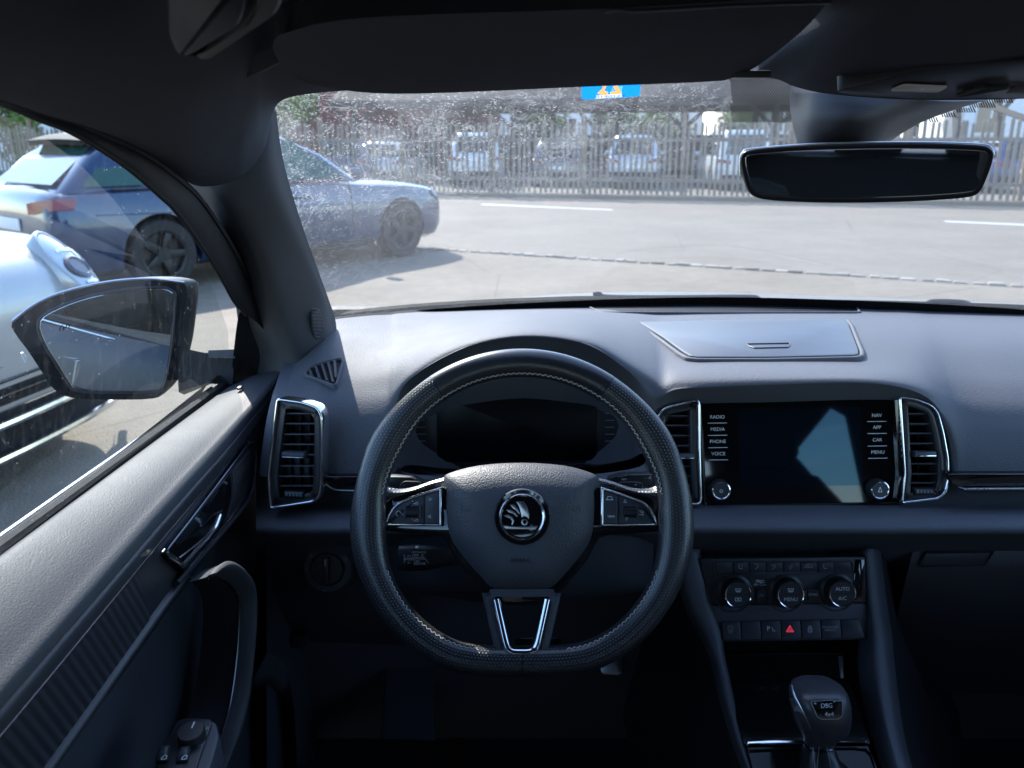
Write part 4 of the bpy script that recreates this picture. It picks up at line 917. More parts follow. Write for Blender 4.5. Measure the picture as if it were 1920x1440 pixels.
for kx, ky, words in ((1384, 1115, None), (1482.5, 1115, ('', 'MENU')), (1579.5, 1113, ('AUTO', 'A/C'))):
    a, b = HV.loc(kx, ky, .018)
    kb = obj('knob', lathe(HV, a, b, [(.0235, -.002), (.0225, .0015), (.0188, .003), (.0183, .0165), (.0175, .0178)], 40), 'satin_black', cp)
    obj('knob_ring', lathe(HV, a, b, [(.0176, .016), (.0178, .0190), (.0170, .0200), (.0160, .0196), (.0156, .0175), (.0176, .016)], 40, False), 'chrome', kb)
    obj('knob_face', lathe(HV, a, b, [(.0157, .010), (.0157, .0182)], 40), 'satin_black', kb)
    obj('face_split', pbox(HV, a - .0145, a + .0145, b - .0003, b + .0003, .0182, .0185), 'matte_black', kb)
    gg = Geo()
    if words:
        for s, dy in zip(words, (.0062, -.0062)):
            if s: gg.merge(text_geo(s, HV, a, b + dy, .0066, .0186))
    if kx < 1500:
        gg.merge(ring(HV, [(a - .004, b + .0082), (a + .004, b + .0082), (a + .003, b + .004), (a - .003, b + .004)], [(a - .0032, b + .0076), (a + .0032, b + .0076), (a + .0025, b + .0046), (a - .0025, b + .0046)], .0182, .0186))
        for q in (-.0016, 0, .0016): gg.merge(pbox(HV, a + q - .0003, a + q + .0003, b + .003, b + .0066, .0182, .0186))
    if kx < 1400: gg.merge(ring(HV, [(a - .004, b - .004), (a + .004, b - .004), (a + .004, b - .0085), (a - .004, b - .0085)], [(a - .0033, b - .0046), (a + .0033, b - .0046), (a + .0033, b - .0079), (a - .0033, b - .0079)], .0182, .0186)).merge(pbox(HV, a - .0008, a + .0008, b - .0076, b - .005, .0182, .0186))
    obj('knob_symbols', gg, 'print_white', kb)
    sc = obj('knob_scoop', lathe(HV, a, b - .0035, [(.0262, -.004), (.0258, .0004), (.0240, .0006), (.0232, -.002)], 40, False), 'dark_plastic', cp)
for s, x, y, hp in (('Air Care', 1425.5, 1096, 4.6), ('OFF', 1427, 1117, 5), ('SYNC', 1525, 1115, 5)):
    obj('lettering', text_px(s, HV, x, y, hp, .0024 if s != 'Air Care' else .0005), 'print_white' if s != 'OFF' else 'print_grey', cp)
obj('air_waves', line_px(HV, [(1417, 1089), (1421, 1087.5), (1426, 1089.5), (1432, 1088)], 1.3, .0005).merge(line_px(HV, [(1418, 1092), (1423, 1090.5), (1428, 1092.5), (1434, 1091)], 1.3, .0005)), 'print_white', cp)
for x0, x1, y0, y1 in ((1418, 1438, 1105, 1127), (1440, 1450, 1106, 1126), (1504, 1512, 1106, 1124), (1514, 1537, 1103, 1125)):
    obj('key', prism(HV, rpoly(HV.poly([(x0, y0), (x1, y0), (x1, y1), (x0, y1)]), .001, 2), -.003, .002, .0006), 'button', cp)
# the row of push buttons
bx = [1352, 1387.5, 1425, 1462.5, 1500, 1537.5, 1575, 1616]
HB2 = tilt_plane(HV.w(*HV.loc(1485, 1182), .004), 34)
br = thing('button_row', HB2.w(0, -.02), 'row of seven push buttons with a red hazard triangle under the climate knobs', 'button row')
for k in range(7):
    y0 = 1165.5 - k * .7; y1 = 1200 - k * .55
    q = [(bx[k] + .8 + (k == 0) * 0, y0), (bx[k + 1] - .8, y0 - .7), (bx[k + 1] + 1.6, y1 - .5), (bx[k] + 3.2, y1)]
    if k == 6: q[1] = (1609, y0); q[2] = (1621, y1 - .5)
    b = obj('push_button', prism(HB2, rpoly(HB2.poly(q), .0014, 2), -.012, .0025, .0012), 'button', br)
    x = (bx[k] + bx[k + 1]) / 2; y = 1181 - k * .5; h = .0027; gg = Geo(); mt = 'print_white'
    if k == 0: gg.merge(text_px('A', HB2, x, y - 3, 4, h)).merge(line_px(HB2, [(x + 5 * math.cos(R(q)), y - 3 + 5 * math.sin(R(q))) for q in range(0, 360, 36)], .9, h, True)).merge(text_px('OFF', HB2, x, y + 5, 3.8, h)); mt = 'print_grey'
    if k == 2: gg.merge(text_px('P', HB2, x - 3, y - 1, 9, h)).merge(line_px(HB2, [(x + 3, y - 4), (x + 5, y - 1), (x + 5, y + 3)], .9, h)).merge(text_px('a', HB2, x + 8, y + 2, 5, h))
    if k == 3: gg.merge(line_px(HB2, [(x - 7, y + 5), (x, y - 6.5), (x + 7, y + 5)], 1.2, h, True)).merge(line_px(HB2, [(x - 3.6, y + 3), (x, y - 2.5), (x + 3.6, y + 3)], 1.1, h, True)); mt = 'print_red_glow'
    if k == 4: gg.merge(line_px(HB2, [(x - 3.5, y - 1), (x + 3.5, y - 1), (x + 3.5, y + 6), (x - 3.5, y + 6)], 1.1, h, True)).merge(line_px(HB2, [(x - 2.5, y - 1), (x - 2, y - 5), (x + 2, y - 5), (x + 2.5, y - 1)], 1.1, h)).merge(line_px(HB2, [(x, y + 1), (x, y + 4)], 1.2, h))
    if k == 5: gg.merge(text_px('PASSENGER', HB2, x, y - 2.5, 4.2, h, sx=1.05)).merge(text_px('AIRBAG', HB2, x, y + 3, 4.2, h)); mt = 'print_grey'
    if gg.v: obj('button_symbol', gg, mt, b)
# console body
cn = thing('centre_console', (CX, .8, .3), 'dark centre console with raised side rails around the gear lever', 'console')
def yd(y): return [(1030, .962), (1047, .955), (1130, .932), (1187, .915), (1240, .893), (1303, .862), (1370, .822), (1440, .775), (1520, .72)]
YD = yd(0)
LO = [1268, 1272, 1288, 1318, 1340, 1354, 1373, 1398, 1432]; LI = [1311, 1312, 1331, 1350, 1358, 1374, 1391, 1410, 1440]; LX = [1215, 1215, 1230, 1250, 1268, 1285, 1300, 1320, 1345]
RI = [1620, 1621, 1627, 1634, 1636, 1644, 1658, 1678, 1705]; RO_ = [1643, 1645, 1655, 1664, 1669, 1676, 1686, 1703, 1730]; RX = [1720, 1722, 1735, 1750, 1760, 1772, 1790, 1820, 1860]
RW = [1610, 1610, 1612, 1612, 1608, 1616, 1632, 1652, 1680]
rows = [[PY(LO[i] - 7, y + 4, Y + .035), PY(LO[i], y, Y + .004), PY((LO[i] + LI[i]) / 2, y - 1, Y - .003), PY(LI[i], y, Y), PY(LI[i] + 3, y + 1, Y + .016)] for i, (y, Y) in enumerate(YD)]
obj('side_rail', smooth_grid(rows, 4, 4), 'rail_plastic', cn, ang=60)
rows = [[PY(RW[i], y + 2, Y + .03), PY(RI[i], y, Y), PY((RI[i] + RO_[i]) / 2, y - 1, Y - .003), PY(RO_[i], y, Y + .004), PY(RO_[i] + 9, y + 4, Y + .035)] for i, (y, Y) in enumerate(YD)]
obj('side_rail', smooth_grid(rows, 4, 4), 'rail_plastic', cn, ang=60)
obj('console_flank', smooth_grid([[PY(LO[i] - 5, y + 3, Y + .03), PY(LO[i] - 30, y + 40, Y + .09), PY(LO[i] - 70, y + 130, Y + .16), PY(LO[i] - 110, y + 260, Y + .2)] for i, (y, Y) in enumerate(YD)], 3, 3), 'carpet', cn)
obj('console_flank', smooth_grid([[PY(RO_[i] + 7, y + 3, Y + .03), PY(RO_[i] + 40, y + 40, Y + .09), PY(RO_[i] + 90, y + 130, Y + .16), PY(RO_[i] + 150, y + 260, Y + .2)] for i, (y, Y) in enumerate(YD)], 3, 3), 'carpet', cn)
obj('cubby_back', prism(HV, HV.poly([(1345, 1196), (1630, 1192), (1640, 1300), (1360, 1300)]), -.09, -.07), 'matte_black', cn)
CB = tilt_plane(PY(1470, 1252, .925), 38)
obj('cubby_flap', prism(CB, rpoly(CB.poly([(1352, 1228), (1582, 1226), (1584, 1274), (1362, 1276)]), .002), -.01, 0, .001), 'piano_black', cn, smooth=False)
obj('flap_chrome_edge', prism(CB, CB.poly([(1572, 1230), (1580, 1230), (1582, 1272), (1576, 1272)]), 0, .0012, .0004), 'satin_chrome', cn)  # chrome strip on the right edge of the flap
obj('flap_edge', tube([CB.w(*CB.loc(x, y), .001) for x, y in ((1356, 1229), (1470, 1226), (1580, 1226))], .0012, 6), 'dark_chrome', cn)
CF = Plane(PZ(1490, 1340, .668), (1, 0, 0), (0, 1, .27))
obj('gloss_plate', prism(CF, rpoly(CF.poly([(1360, 1279), (1592, 1277), (1634, 1396), (1396, 1399)]), .006), -.01, 0, .001), 'console_gloss', cn, smooth=False)
obj('chrome_bar', prism(CF, rpoly(CF.poly([(1398, 1390), (1460, 1386.5), (1560, 1385), (1618, 1387), (1626, 1397), (1400, 1401)]), .002), 0, .005, .002), 'chrome', cn)
obj('boot_plate', prism(CF, CF.poly([(1400, 1402), (1628, 1399), (1660, 1500), (1425, 1500)]), -.01, .0015, .001), 'console_gloss', cn, smooth=False)
obj('chrome_edge', tube([CF.w(*CF.loc(x, y), .003) for x, y in ((1404, 1410), (1480, 1406), (1600, 1405), (1622, 1408), (1632, 1418), (1650, 1470))], .0012, 6), 'dark_chrome', cn)
# gear lever
gl = thing('gear_lever', PZ(1545, 1440, .668), 'black gear lever with a stitched leather boot and a printed badge', 'gear lever')
def sect(xl, xr, py, D, hd, ex=.75, n=28, lean=0.0):
    A, B = PD(xl, py, D), PD(xr, py, D); c = (A + B) / 2; u = (B - A) / 2; w = Vector((0, cs, -sn)) * hd
    return [c + u * math.copysign(abs(math.cos(q)) ** ex, math.cos(q)) + w * math.copysign(abs(math.sin(q)) ** ex, math.sin(q)) for q in [2 * math.pi * k / n for k in range(n)]]
kn = [(1512, 1552, 1276, .955, .012), (1500, 1566, 1278, .95, .022), (1489, 1577, 1285, .945, .028), (1484, 1584, 1297, .94, .031), (1484, 1589, 1315, .936, .031), (1487, 1591, 1335, .934, .029), (1492, 1590, 1352, .934, .026), (1499, 1588, 1366, .936, .023), (1504, 1580, 1376, .938, .020), (1507, 1566, 1384, .940, .017), (1509, 1563, 1394, .942, .016), (1511, 1560, 1398, .942, .015)]
k_ = obj('knob', loft([sect(*q) for q in kn]), 'knob_leather' if 'knob_leather' in MAT else 'rim_leather', gl, ang=60)
GP = Plane(PD(1555, 1330, .9035), (1, .05, -.02), Vector((0, sn, cs)) + Vector((0, .12, 0)))
bq = rpoly(GP.poly([(1521, 1316), (1550, 1313.5), (1579, 1313), (1579, 1341), (1573, 1347), (1540, 1348), (1533, 1344)]), .002)
bd = obj('badge', prism(GP, bq, -.006, .0004, .0004), 'piano_black', gl)
obj('badge_edge', ring(GP, inset(bq, -.0008), bq, -.003, .0006), 'satin_chrome', bd)
obj('badge_lettering', text_px('DSG', GP, 1550, 1323.5, 8.6, .0006).merge(text_px('4x4', GP, 1555, 1339.5, 8.6, .0006)), 'print_white', bd)
obj('release_button', loft([[PD(x, y, D) for x, y, D in s] for s in ([(1478, 1309, .93), (1488, 1307, .918), (1494, 1314, .918), (1484, 1320, .93)], [(1492, 1338, .928), (1502, 1332, .914), (1512, 1352, .912), (1502, 1358, .926)], [(1506, 1362, .93), (1513, 1358, .92), (1518, 1366, .92), (1512, 1368, .93)])]), 'satin_chrome', gl, ang=20)
obj('knob_groove', tube(spline([PD(x, y, D) for x, y, D in ((1484, 1285, .925), (1490, 1305, .912), (1505, 1335, .906), (1518, 1362, .910), (1520, 1368, .915))], 5), .0011, 6), 'satin_chrome', gl)
obj('collar', loft([sect(1510, 1562, 1393, .941, .0165), sect(1508, 1563, 1396, .941, .0175), sect(1510, 1562, 1399, .941, .0165)]), 'dark_chrome', gl)
obj('boot', loft([sect(1511, 1560, 1396, .942, .015), sect(1507, 1566, 1408, .942, .018), sect(1504, 1572, 1425, .94, .024), sect(1496, 1590, 1438, .94, .034), sect(1478, 1612, 1448, .935, .046), sect(1474, 1620, 1470, .93, .05)]), 'rim_leather', gl, ang=60)
gg = Geo()
for x0, x1 in ((1524, 1527), (1536, 1533), (1550, 1556), (1560, 1568)):
    for k in range(12):
        y = 1400 + k * 3.6; y2 = y + 2.3; t = k / 12
        gg.merge(tube([PD(x0 + (x1 - x0) * t * 1.5, y, .9225 - t * .012), PD(x0 + (x1 - x0) * (t + .06) * 1.5, y2, .9222 - t * .012)], .0004, 4))
obj('boot_stitching', gg, 'thread', gl)

# ================================================================== PASSENGER SIDE BELOW THE DASH
gb = thing('glovebox', PY(1900, 1200, 1.0), 'dark glovebox lid below the passenger side of the dashboard', 'glovebox')
obj('lid', smooth_grid([[PY(1715, 1022, .992), PY(1850, 1022, .99), PY(2100, 1024, .99), PY(2300, 1026, .99)], [PY(1700, 1080, .985), PY(1850, 1080, .98), PY(2100, 1084, .98), PY(2300, 1086, .98)], [PY(1680, 1180, 1.0), PY(1850, 1180, .99), PY(2100, 1190, .99), PY(2300, 1190, .99)], [PY(1690, 1300, 1.05), PY(1850, 1300, 1.05), PY(2100, 1310, 1.05), PY(2300, 1310, 1.05)]], 4, 4), 'black_trim', gb)
GBP = tilt_plane(PY(1800, 1048, .982), 10)
lq = rpoly(GBP.poly([(1738, 1034), (1866, 1033), (1850, 1058), (1845, 1062), (1725, 1064), (1726, 1058)]), .002)
obj('latch_recess', ring(GBP, lq, inset(lq, .0012), -.004, .001, .0004), 'satin_black', gb)
obj('latch', prism(GBP, GBP.poly([(1738, 1038), (1858, 1037), (1846, 1058), (1730, 1060)]), -.004, -.0005, .0008), 'black_trim', gb)

# ================================================================== FOOTWELL
ft = solo('footwell_carpet', thicken(smooth_grid([[Vector((-.42, y, z)), Vector((.1, y, z)), Vector((.6, y, z)), Vector((1.15, y, z))] for y, z in ((-2.3, .30), (-.2, .30), (.6, .29), (1.0, .30), (1.25, .42), (1.42, .62), (1.45, .95))], 3, 3), (0, .02, -.04)), 'carpet', 'black carpet in the footwell below the steering wheel', 'carpet')
mp = Plane((.02, .72, .312), (1, 0, 0), (0, 1, .0))
obj('floor_mat', prism(mp, rpoly([(-.2, -.4), (.16, -.4), (.16, .18), (.12, .24), (-.02, .26), (-.06, .34), (-.2, .34)], .04), -.01, .004, .004), 'carpet', ft)
fr_ = solo('foot_rest', loft([[PD(x, y, D) for x, y, D in s] for s in ([(733, 1190, 1.36), (812, 1190, 1.36), (815, 1190, 1.42), (730, 1190, 1.42)], [(722, 1300, 1.28), (812, 1300, 1.28), (815, 1300, 1.36), (718, 1300, 1.36)], [(718, 1385, 1.20), (814, 1388, 1.20), (818, 1388, 1.3), (714, 1385, 1.3)])]), 'dark_plastic', 'dark plastic foot rest left of the pedals in the footwell', 'foot rest', ang=25)
pe = thing('accelerator_pedal', PD(1150, 1250, 1.3), 'bare metal accelerator pedal showing under the wheel rim', 'pedal')
PP = tilt_plane(PD(1148, 1235, 1.30), 40)
obj('pedal_plate', prism(PP, rpoly(PP.poly([(1132, 1190), (1170, 1186), (1168, 1262), (1160, 1266), (1130, 1264), (1126, 1257)]), .006), -.006, 0, .002), 'metal_pedal', pe)
obj('pedal_arm', tube([PP.w(0, .02, -.01), PP.w(0, .14, -.06)], .008, 8), 'matte_black', pe)
bk = thing('brake_pedal', PD(1010, 1180, 1.25), 'wide dark brake pedal seen through the lower steering wheel spoke', 'pedal')
BP = tilt_plane(PD(1000, 1190, 1.28), 35)
obj('pedal_pad', prism(BP, rpoly(BP.poly([(965, 1185), (1052, 1183), (1052, 1225), (966, 1227)]), .006), -.008, 0, .003), 'rubber', bk)
obj('pad_ribs', Geo().merge(pbox(BP, -.02, .035, .004, .007, 0, .002)).merge(pbox(BP, -.02, .035, -.006, -.003, 0, .002)), 'metal_pedal', bk)
obj('pedal_arm', tube([BP.w(.01, .01, -.01), BP.w(.01, .16, -.05)], .008, 8), 'matte_black', bk)
obj('kick_panel', smooth_grid([[PX(500, y, -.335) for y in (960, 1150, 1300, 1460)], [Vector((-.34, 1.2, z)) for z in (.95, .7, .5, .3)], [Vector((-.34, 1.45, z)) for z in (.95, .7, .5, .3)]], 3, 3), 'dark_plastic', ft)
kb_ = solo('hood_release', box(PD(561, 1198, 1.22), .025, .02, .022, .005), 'satin_black', 'small dark release lever low on the left footwell panel', 'lever')

# ================================================================== DRIVER DOOR
dr = thing('driver_door', (-.36, .5, .3), 'dark driver door with a leather-topped sill and ribbed inlay', 'door')
ys_ = [-.1, .2, .45, .7, .86, .98, 1.06, 1.11, 1.135]
def rise(y): return -.010 + .010 * min(max((y - .4) / .3, 0), 1) + .0185 * max(0, (y - .72) / .404) ** 1.6
def pad_row(y):
    zo = 1.035 - .0375 * (y - .574); zi = 1.0105 + rise(y); xi = -.3475 + .006 * max(0, (y - .9) / .2); r = []
    r += [Vector((-.417, y, zo - .012)), Vector((-.4125, y, zo - .003)), Vector((-.405, y, zo))]
    for t in (.33, .66, .92): r.append(Vector((-.405 + (xi + .405) * t, y, zo + (zi - zo) * t + .0035 * math.sin(math.pi * t))))
    r += [Vector((xi + .001, y, zi)), Vector((xi + .0052, y, zi - .004)), Vector((-.3405, y, .9985 + rise(y)))]
    return r
obj('sill_pad', smooth_grid([pad_row(y) for y in ys_], 3, 3), 'door_leather', dr, ang=60)
def along(pr, ys): return [[Vector((x, y, z + rise(y))) for x, z in pr] for y in ys]
obj('upper_strip', smooth_grid(along([(-.3400, .9985), (-.3375, .9970), (-.3355, .988), (-.3358, .9855), (-.339, .9845)], ys_), 3, 2), 'black_trim', dr, ang=40)
obj('trim_line', tube(spline([Vector((-.3352, y, .9868 + rise(y))) for y in ys_[:6]], 4), .0007, 6), 'dark_chrome', dr)
yb = [-.1, .2, .45, .64]
obj('ribbed_inlay', smooth_grid(along([(-.338, .985), (-.3365, .983), (-.3315, .936), (-.3325, .934)], yb), 3, 4), 'ribbed_trim', dr, ang=60)
obj('lower_edge', smooth_grid(along([(-.3325, .9355), (-.3275, .9325), (-.3275, .928), (-.333, .924), (-.350, .919), (-.362, .90)], [-.1, .2, .45, .66, .80, .90]), 3, 3), 'black_trim', dr, ang=50)
obj('handle_backing', smooth_grid(along([(-.3395, .990), (-.3380, .985), (-.3330, .936), (-.3345, .925), (-.350, .905), (-.362, .88)], [.60, .75, .9, 1.0, 1.08, 1.13]), 3, 3), 'black_trim', dr, ang=50)
obj('lower_panel', smooth_grid([[Vector((-.348, y, .928 + rise(y))), Vector((-.362, y, .89)), Vector((-.372, y, .80)), Vector((-.365, y, .62)), Vector((-.36, y, .36))] for y in (-.1, .3, .7, 1.0, 1.12)], 3, 4), 'dark_plastic', dr)
DP = Plane((-.3338, .8, .96), (0, 1, 0), (-.11, 0, 1))             # face of the trim, normal towards the driver
hq = [(306, 1036), (350, 980), (400, 915), (440, 862), (455, 842), (466, 836), (473, 842), (471, 880), (464, 915), (452, 935), (410, 985), (345, 1062), (336, 1066)]
hp_ = rpoly(DP.poly(hq), .004, 3)
obj('handle_plate', prism(DP, inset(hp_, -.0015), -.006, .0035, .001), 'satin_black', dr, ang=30)
obj('handle_frame', ring(DP, inset(hp_, -.0035), inset(hp_, -.0015), -.004, .0055, .0008), 'dark_chrome', dr, ang=40)
ha = rpoly(DP.poly([(309, 1033), (350, 981), (400, 918), (424, 888), (426, 930), (420, 960), (410, 984), (388, 1010), (343, 1058)]), .003, 3)
hd = obj('door_handle', cushion(DP, ha, .005, .009, 5, .3, 1.5), 'piano_black', dr, ang=40)
obj('handle_edge', tube(spline([DP.w(*DP.loc(x, y, .010), .010) for x, y in ((343, 1060), (365, 1036), (392, 1006), (404, 990), (412, 970), (414, 966))], 5), .0020, 8), 'chrome', hd)
obj('handle_corner', tube([DP.w(*DP.loc(x, y, .008), .008) for x, y in ((304, 1036), (308, 1030), (318, 1046), (341, 1060))], .0010, 6), 'satin_chrome', hd)
obj('speaker_grille', prism(DP, rpoly(DP.poly([(430, 884), (462, 846), (468, 850), (464, 905), (453, 928), (420, 970), (428, 940)]), .003, 3), .003, .0048, .0006), 'mesh_grille', dr)
obj('recess_lip', tube(spline([DP.w(*DP.loc(x, y, .004), .004) for x, y in ((332, 1094), (400, 1018), (455, 953), (470, 930), (476, 905), (480, 860), (479, 842), (474, 832), (466, 830))], 5), .0028, 8), 'black_trim', dr)
# curved pull and pocket edge
pr_o = [(392, 1078), (408, 1062), (430, 1052), (452, 1062), (472, 1084), (480, 1110), (481, 1160), (476, 1230), (470, 1290), (463, 1330), (450, 1375), (436, 1410), (420, 1450), (405, 1500)]
pr_i = [(393, 1084), (408, 1082), (428, 1092), (443, 1110), (449, 1130), (450, 1160), (447, 1215), (441, 1270), (433, 1320), (424, 1355), (412, 1395), (400, 1425), (388, 1455), (372, 1500)]
PXp = -.292
rows = []
for (a, b), (c, d) in zip(pr_o, pr_i):
    A = PX(a, b, PXp); B = PX(c, d, PXp - .012); M = A.lerp(B, .5) + Vector((.010, -.002, .006))
    rows.append([A + Vector((-.03, .02, -.02)), A + Vector((-.006, .006, -.006)), A, M, B, B + Vector((-.004, .002, -.002)), B + Vector((-.05, .02, -.01))])
obj('door_pull', smooth_grid(rows, 4, 4), 'door_leather', dr, ang=60)
obj('pull_trim', tube(spline([PX(c - 2, d + 1, PXp - .011) for c, d in pr_i], 4), .0012, 6), 'dark_chrome', dr)
obj('door_pocket', smooth_grid([[PX(x, y, -.31 + .0 * k) for k, (x, y) in enumerate(((500, 1225), (520, 1232), (535, 1250), (546, 1290), (553, 1350), (558, 1460)))], [PX(x, y, -.325) for x, y in ((478, 1268), (500, 1270), (518, 1285), (540, 1310), (549, 1360), (552, 1460))], [PX(x, y, -.36) for x, y in ((470, 1290), (490, 1290), (505, 1300), (520, 1330), (530, 1380), (535, 1460))]], 4, 4), 'dark_plastic', dr)
# switch panel on the arm rest
AR = Plane(PZ(350, 1400, .83), (1, 0, 0), (0, 1, .12))
obj('arm_rest', prism(AR, rpoly(AR.poly([(255, 1500), (330, 1350), (350, 1342), (405, 1350), (412, 1380), (378, 1500)]), .006), -.03, 0, .004), 'dark_plastic', dr)
obj('switch_plate', prism(AR, rpoly(AR.poly([(300, 1425), (338, 1356), (350, 1350), (395, 1352), (398, 1360), (375, 1425), (360, 1480), (280, 1480)]), .004), 0, .003, .001), 'satin_black', dr)
a, b = AR.loc(358, 1374, .01)
kk = obj('mirror_knob', lathe(AR, a, b, [(.0125, .002), (.012, .010), (.011, .0125)], 28), 'satin_black', dr)
obj('knob_mark', pbox(AR, a - .0006, a + .0006, b + .003, b + .010, .0125, .0129), 'print_white', kk)
obj('switch_lettering', text_px('L', AR, 372, 1358, 6, .0035).merge(text_px('R', AR, 389, 1366, 6, .0035)).merge(line_px(AR, [(333, 1395), (340, 1394), (340, 1398), (334, 1399)], 1, .0035, True)).merge(line_px(AR, [(371, 1395), (378, 1394), (378, 1398), (372, 1399)], 1, .0035, True)), 'print_grey', dr)
for x in (308, 346):
    q = rpoly(AR.poly([(x - 16, 1436), (x - 6, 1408), (x + 14, 1406), (x + 8, 1434)]), .002, 3)
    sb_ = obj('window_switch', cushion(AR, q, .006, .009, 4), 'button', dr, ang=40)
    obj('switch_symbol', line_px(AR, [(x - 6, 1424), (x + 3, 1423), (x + 5, 1417), (x + 1, 1416), (x - 4, 1420)], 1.2, .0096, True), 'print_white', sb_)
# window frame, seals, corner panel, glass
obj('window_frame', smooth_grid(wf, 6, 2), 'matte_black', dr, ang=60)
obj('frame_seal', tube(spline([PY(*q) for q in frm_o], 6), .0025, 8), 'matte_black', dr)
obj('frame_seal', tube(spline([PY(*q) for q in frm_i], 6), .004, 8), 'matte_black', dr)
obj('belt_seal', tube([Vector((-.418, y, 1.0345 - .0375 * (y - .574))) for y in (-.1, .45, .7, 1.0, 1.13)], .0065, 8), 'rubber', dr)
obj('belt_trim', tube([Vector((-.432, y, 1.034 - .0375 * (y - .574))) for y in (-.1, .45, .7, 1.0, 1.10)], .0022, 8), 'satin_chrome', dr)
cpn = [[PX(x, y, X) for x, y, X in r] for r in ([(449, 585, -.372), (444, 610, -.382), (438, 660, -.398), (432, 722, -.414)], [(470, 588, -.368), (468, 620, -.376), (466, 665, -.388), (462, 715, -.402)], [(496, 580, -.352), (504, 625, -.356), (512, 675, -.362), (515, 705, -.368)], [(510, 605, -.345), (522, 655, -.347), (528, 688, -.35), (532, 700, -.352)])]
obj('corner_panel', smooth_grid(cpn, 5, 4), 'black_trim', dr)
gl_pts = [Vector((-.414, -.1, 1.02)), Vector((-.414, .6, 1.02)), Vector((-.414, 1.13, 1.02)), Vector((-.40, 1.10, 1.10)), Vector((-.382, 1.00, 1.20)), Vector((-.362, .85, 1.30)), Vector((-.345, .68, 1.375)), Vector((-.335, .50, 1.41)), Vector((-.33, -.1, 1.43))]
obj('window_glass', Geo().add(gl_pts, [tuple(range(len(gl_pts)))]), 'side_glass', dr, smooth=False)
obj('lock_pin', box(PX(450, 727, -.375), .006, .012, .004, .0015), 'satin_black', dr)
obj('fender', smooth_grid([[Vector((x, y, z)) for x, z in ((-.42, .985), (-.455, .97), (-.475, .93), (-.482, .84), (-.485, .70), (-.47, .45), (-.45, .33))] for y in (1.12, 1.3, 1.45, 1.6)], 3, 3), 'own_paint_shaded', dr)
obj('outer_skin', smooth_grid([[Vector((x, y, z)) for x, z in ((-.428, 1.028), (-.455, 1.0), (-.475, .93), (-.482, .84), (-.485, .70), (-.47, .45), (-.45, .33))] for y in (-.1, .4, .8, 1.12)], 3, 4), 'own_paint_shaded', dr)
obj('side_moulding', box((-.478, .5, .925), .012, 1.2, .022, .004), 'rubber', dr)
hh = obj('outer_handle', tube(spline([(-.482, .22, .915), (-.515, .20, .918), (-.518, .10, .92), (-.482, .06, .92)], 5), .013, 10), 'dark_chrome', dr)

# ================================================================== WING MIRROR
din = ray(200, 640).normalized(); dout = Vector((.50, -.83, -.22)).normalized(); mn = (dout - din).normalized()
MO = PD(200, 640, 1.15); mu = Vector((0, 0, 1)).cross(mn); mu = -mu if mu.x < 0 else mu
MP = Plane(MO, mu, mn.cross(mu))
wm = thing('wing_mirror', PD(400, 690, 1.12), 'left wing mirror with a dark glossy housing outside the driver window', 'wing mirror')
ho = spoly(MP.poly([(20, 604), (60, 573), (100, 553), (150, 538), (215, 526), (280, 522), (335, 526), (352, 540), (346, 600), (338, 655), (325, 705), (306, 737), (285, 748), (220, 750), (150, 748), (116, 741), (94, 724), (72, 690), (48, 654), (30, 630)]), 3)
gi = spoly(MP.poly([(75, 601), (110, 577), (170, 556), (240, 544), (298, 540), (320, 546), (325, 562), (319, 640), (312, 690), (304, 718), (288, 730), (200, 731), (146, 728), (130, 715), (108, 680), (84, 640)]), 3)
n1 = len(ho); n2 = len(gi)
gi_r = [gi[int(i * n2 / n1) % n2] for i in range(n1)]
# match starting corners of the two outlines
def shell(pl, poly, hs): return [[pl.w(cx_ + (a - cx_) * s + ox, cy_ + (b - cy_) * s + oy, h) for a, b in poly] for s, h, ox, oy in hs]
cx_ = sum(p[0] for p in ho) / n1; cy_ = sum(p[1] for p in ho) / n1
g = loft([[MP.w(cx_ + (a - cx_) * s, cy_ + (b - cy_) * s, .003 if k == 0 else 0) + Vector((k * .12, k, 0)) for a, b in ho] for s, k in ((.985, 0), (1.0, .002), (.995, .014), (.965, .038), (.90, .058), (.78, .075), (.6, .086), (.35, .092), (.1, .094))], caps=True)
obj('housing', g, 'mirror_paint', wm, ang=50)
go_ = inset(gi, -.004)
obj('glass_bezel', ring(MP, go_, gi, -.0, .0085, .0015), 'satin_black', wm, ang=50)
obj('mirror_glass', prism(MP, gi, .003, .0072, .0008), 'mirror_glass', wm, smooth=False)
obj('blind_spot_symbol', line_px(MP, [(112, 621), (113, 612), (117, 610), (119, 614), (118, 620)], 1.0, .0078).merge(line_px(MP, [(124, 617), (125, 608), (129, 607), (130, 612), (128, 616)], 1.0, .0078, True)).merge(line_px(MP, [(120, 617), (121, 613)], .8, .0078)), 'matte_black', wm)
obj('top_edge_trim', tube(spline([MP.w(*MP.loc(x, y, .005), .005) for x, y in ((24, 602), (60, 574), (100, 554), (150, 539), (215, 527), (280, 523), (345, 530))], 5), .0022, 6), 'chrome', wm)
obj('side_repeater', prism(MP, rpoly(MP.poly([(38, 660), (44, 660), (53, 676), (50, 679), (46, 678)]), .001, 2), 0, .006, .001), 'lens_white', wm)
obj('mirror_arm', loft([[PD(x, y, D) for x, y, D in s] for s in ([(330, 650, 1.2), (335, 735, 1.2), (345, 740, 1.3), (345, 655, 1.3)], [(385, 662, 1.17), (390, 718, 1.17), (395, 720, 1.26), (395, 662, 1.26)], [(440, 655, 1.16), (436, 722, 1.16), (436, 722, 1.24), (440, 655, 1.24)])]), 'mirror_paint', wm, ang=30)
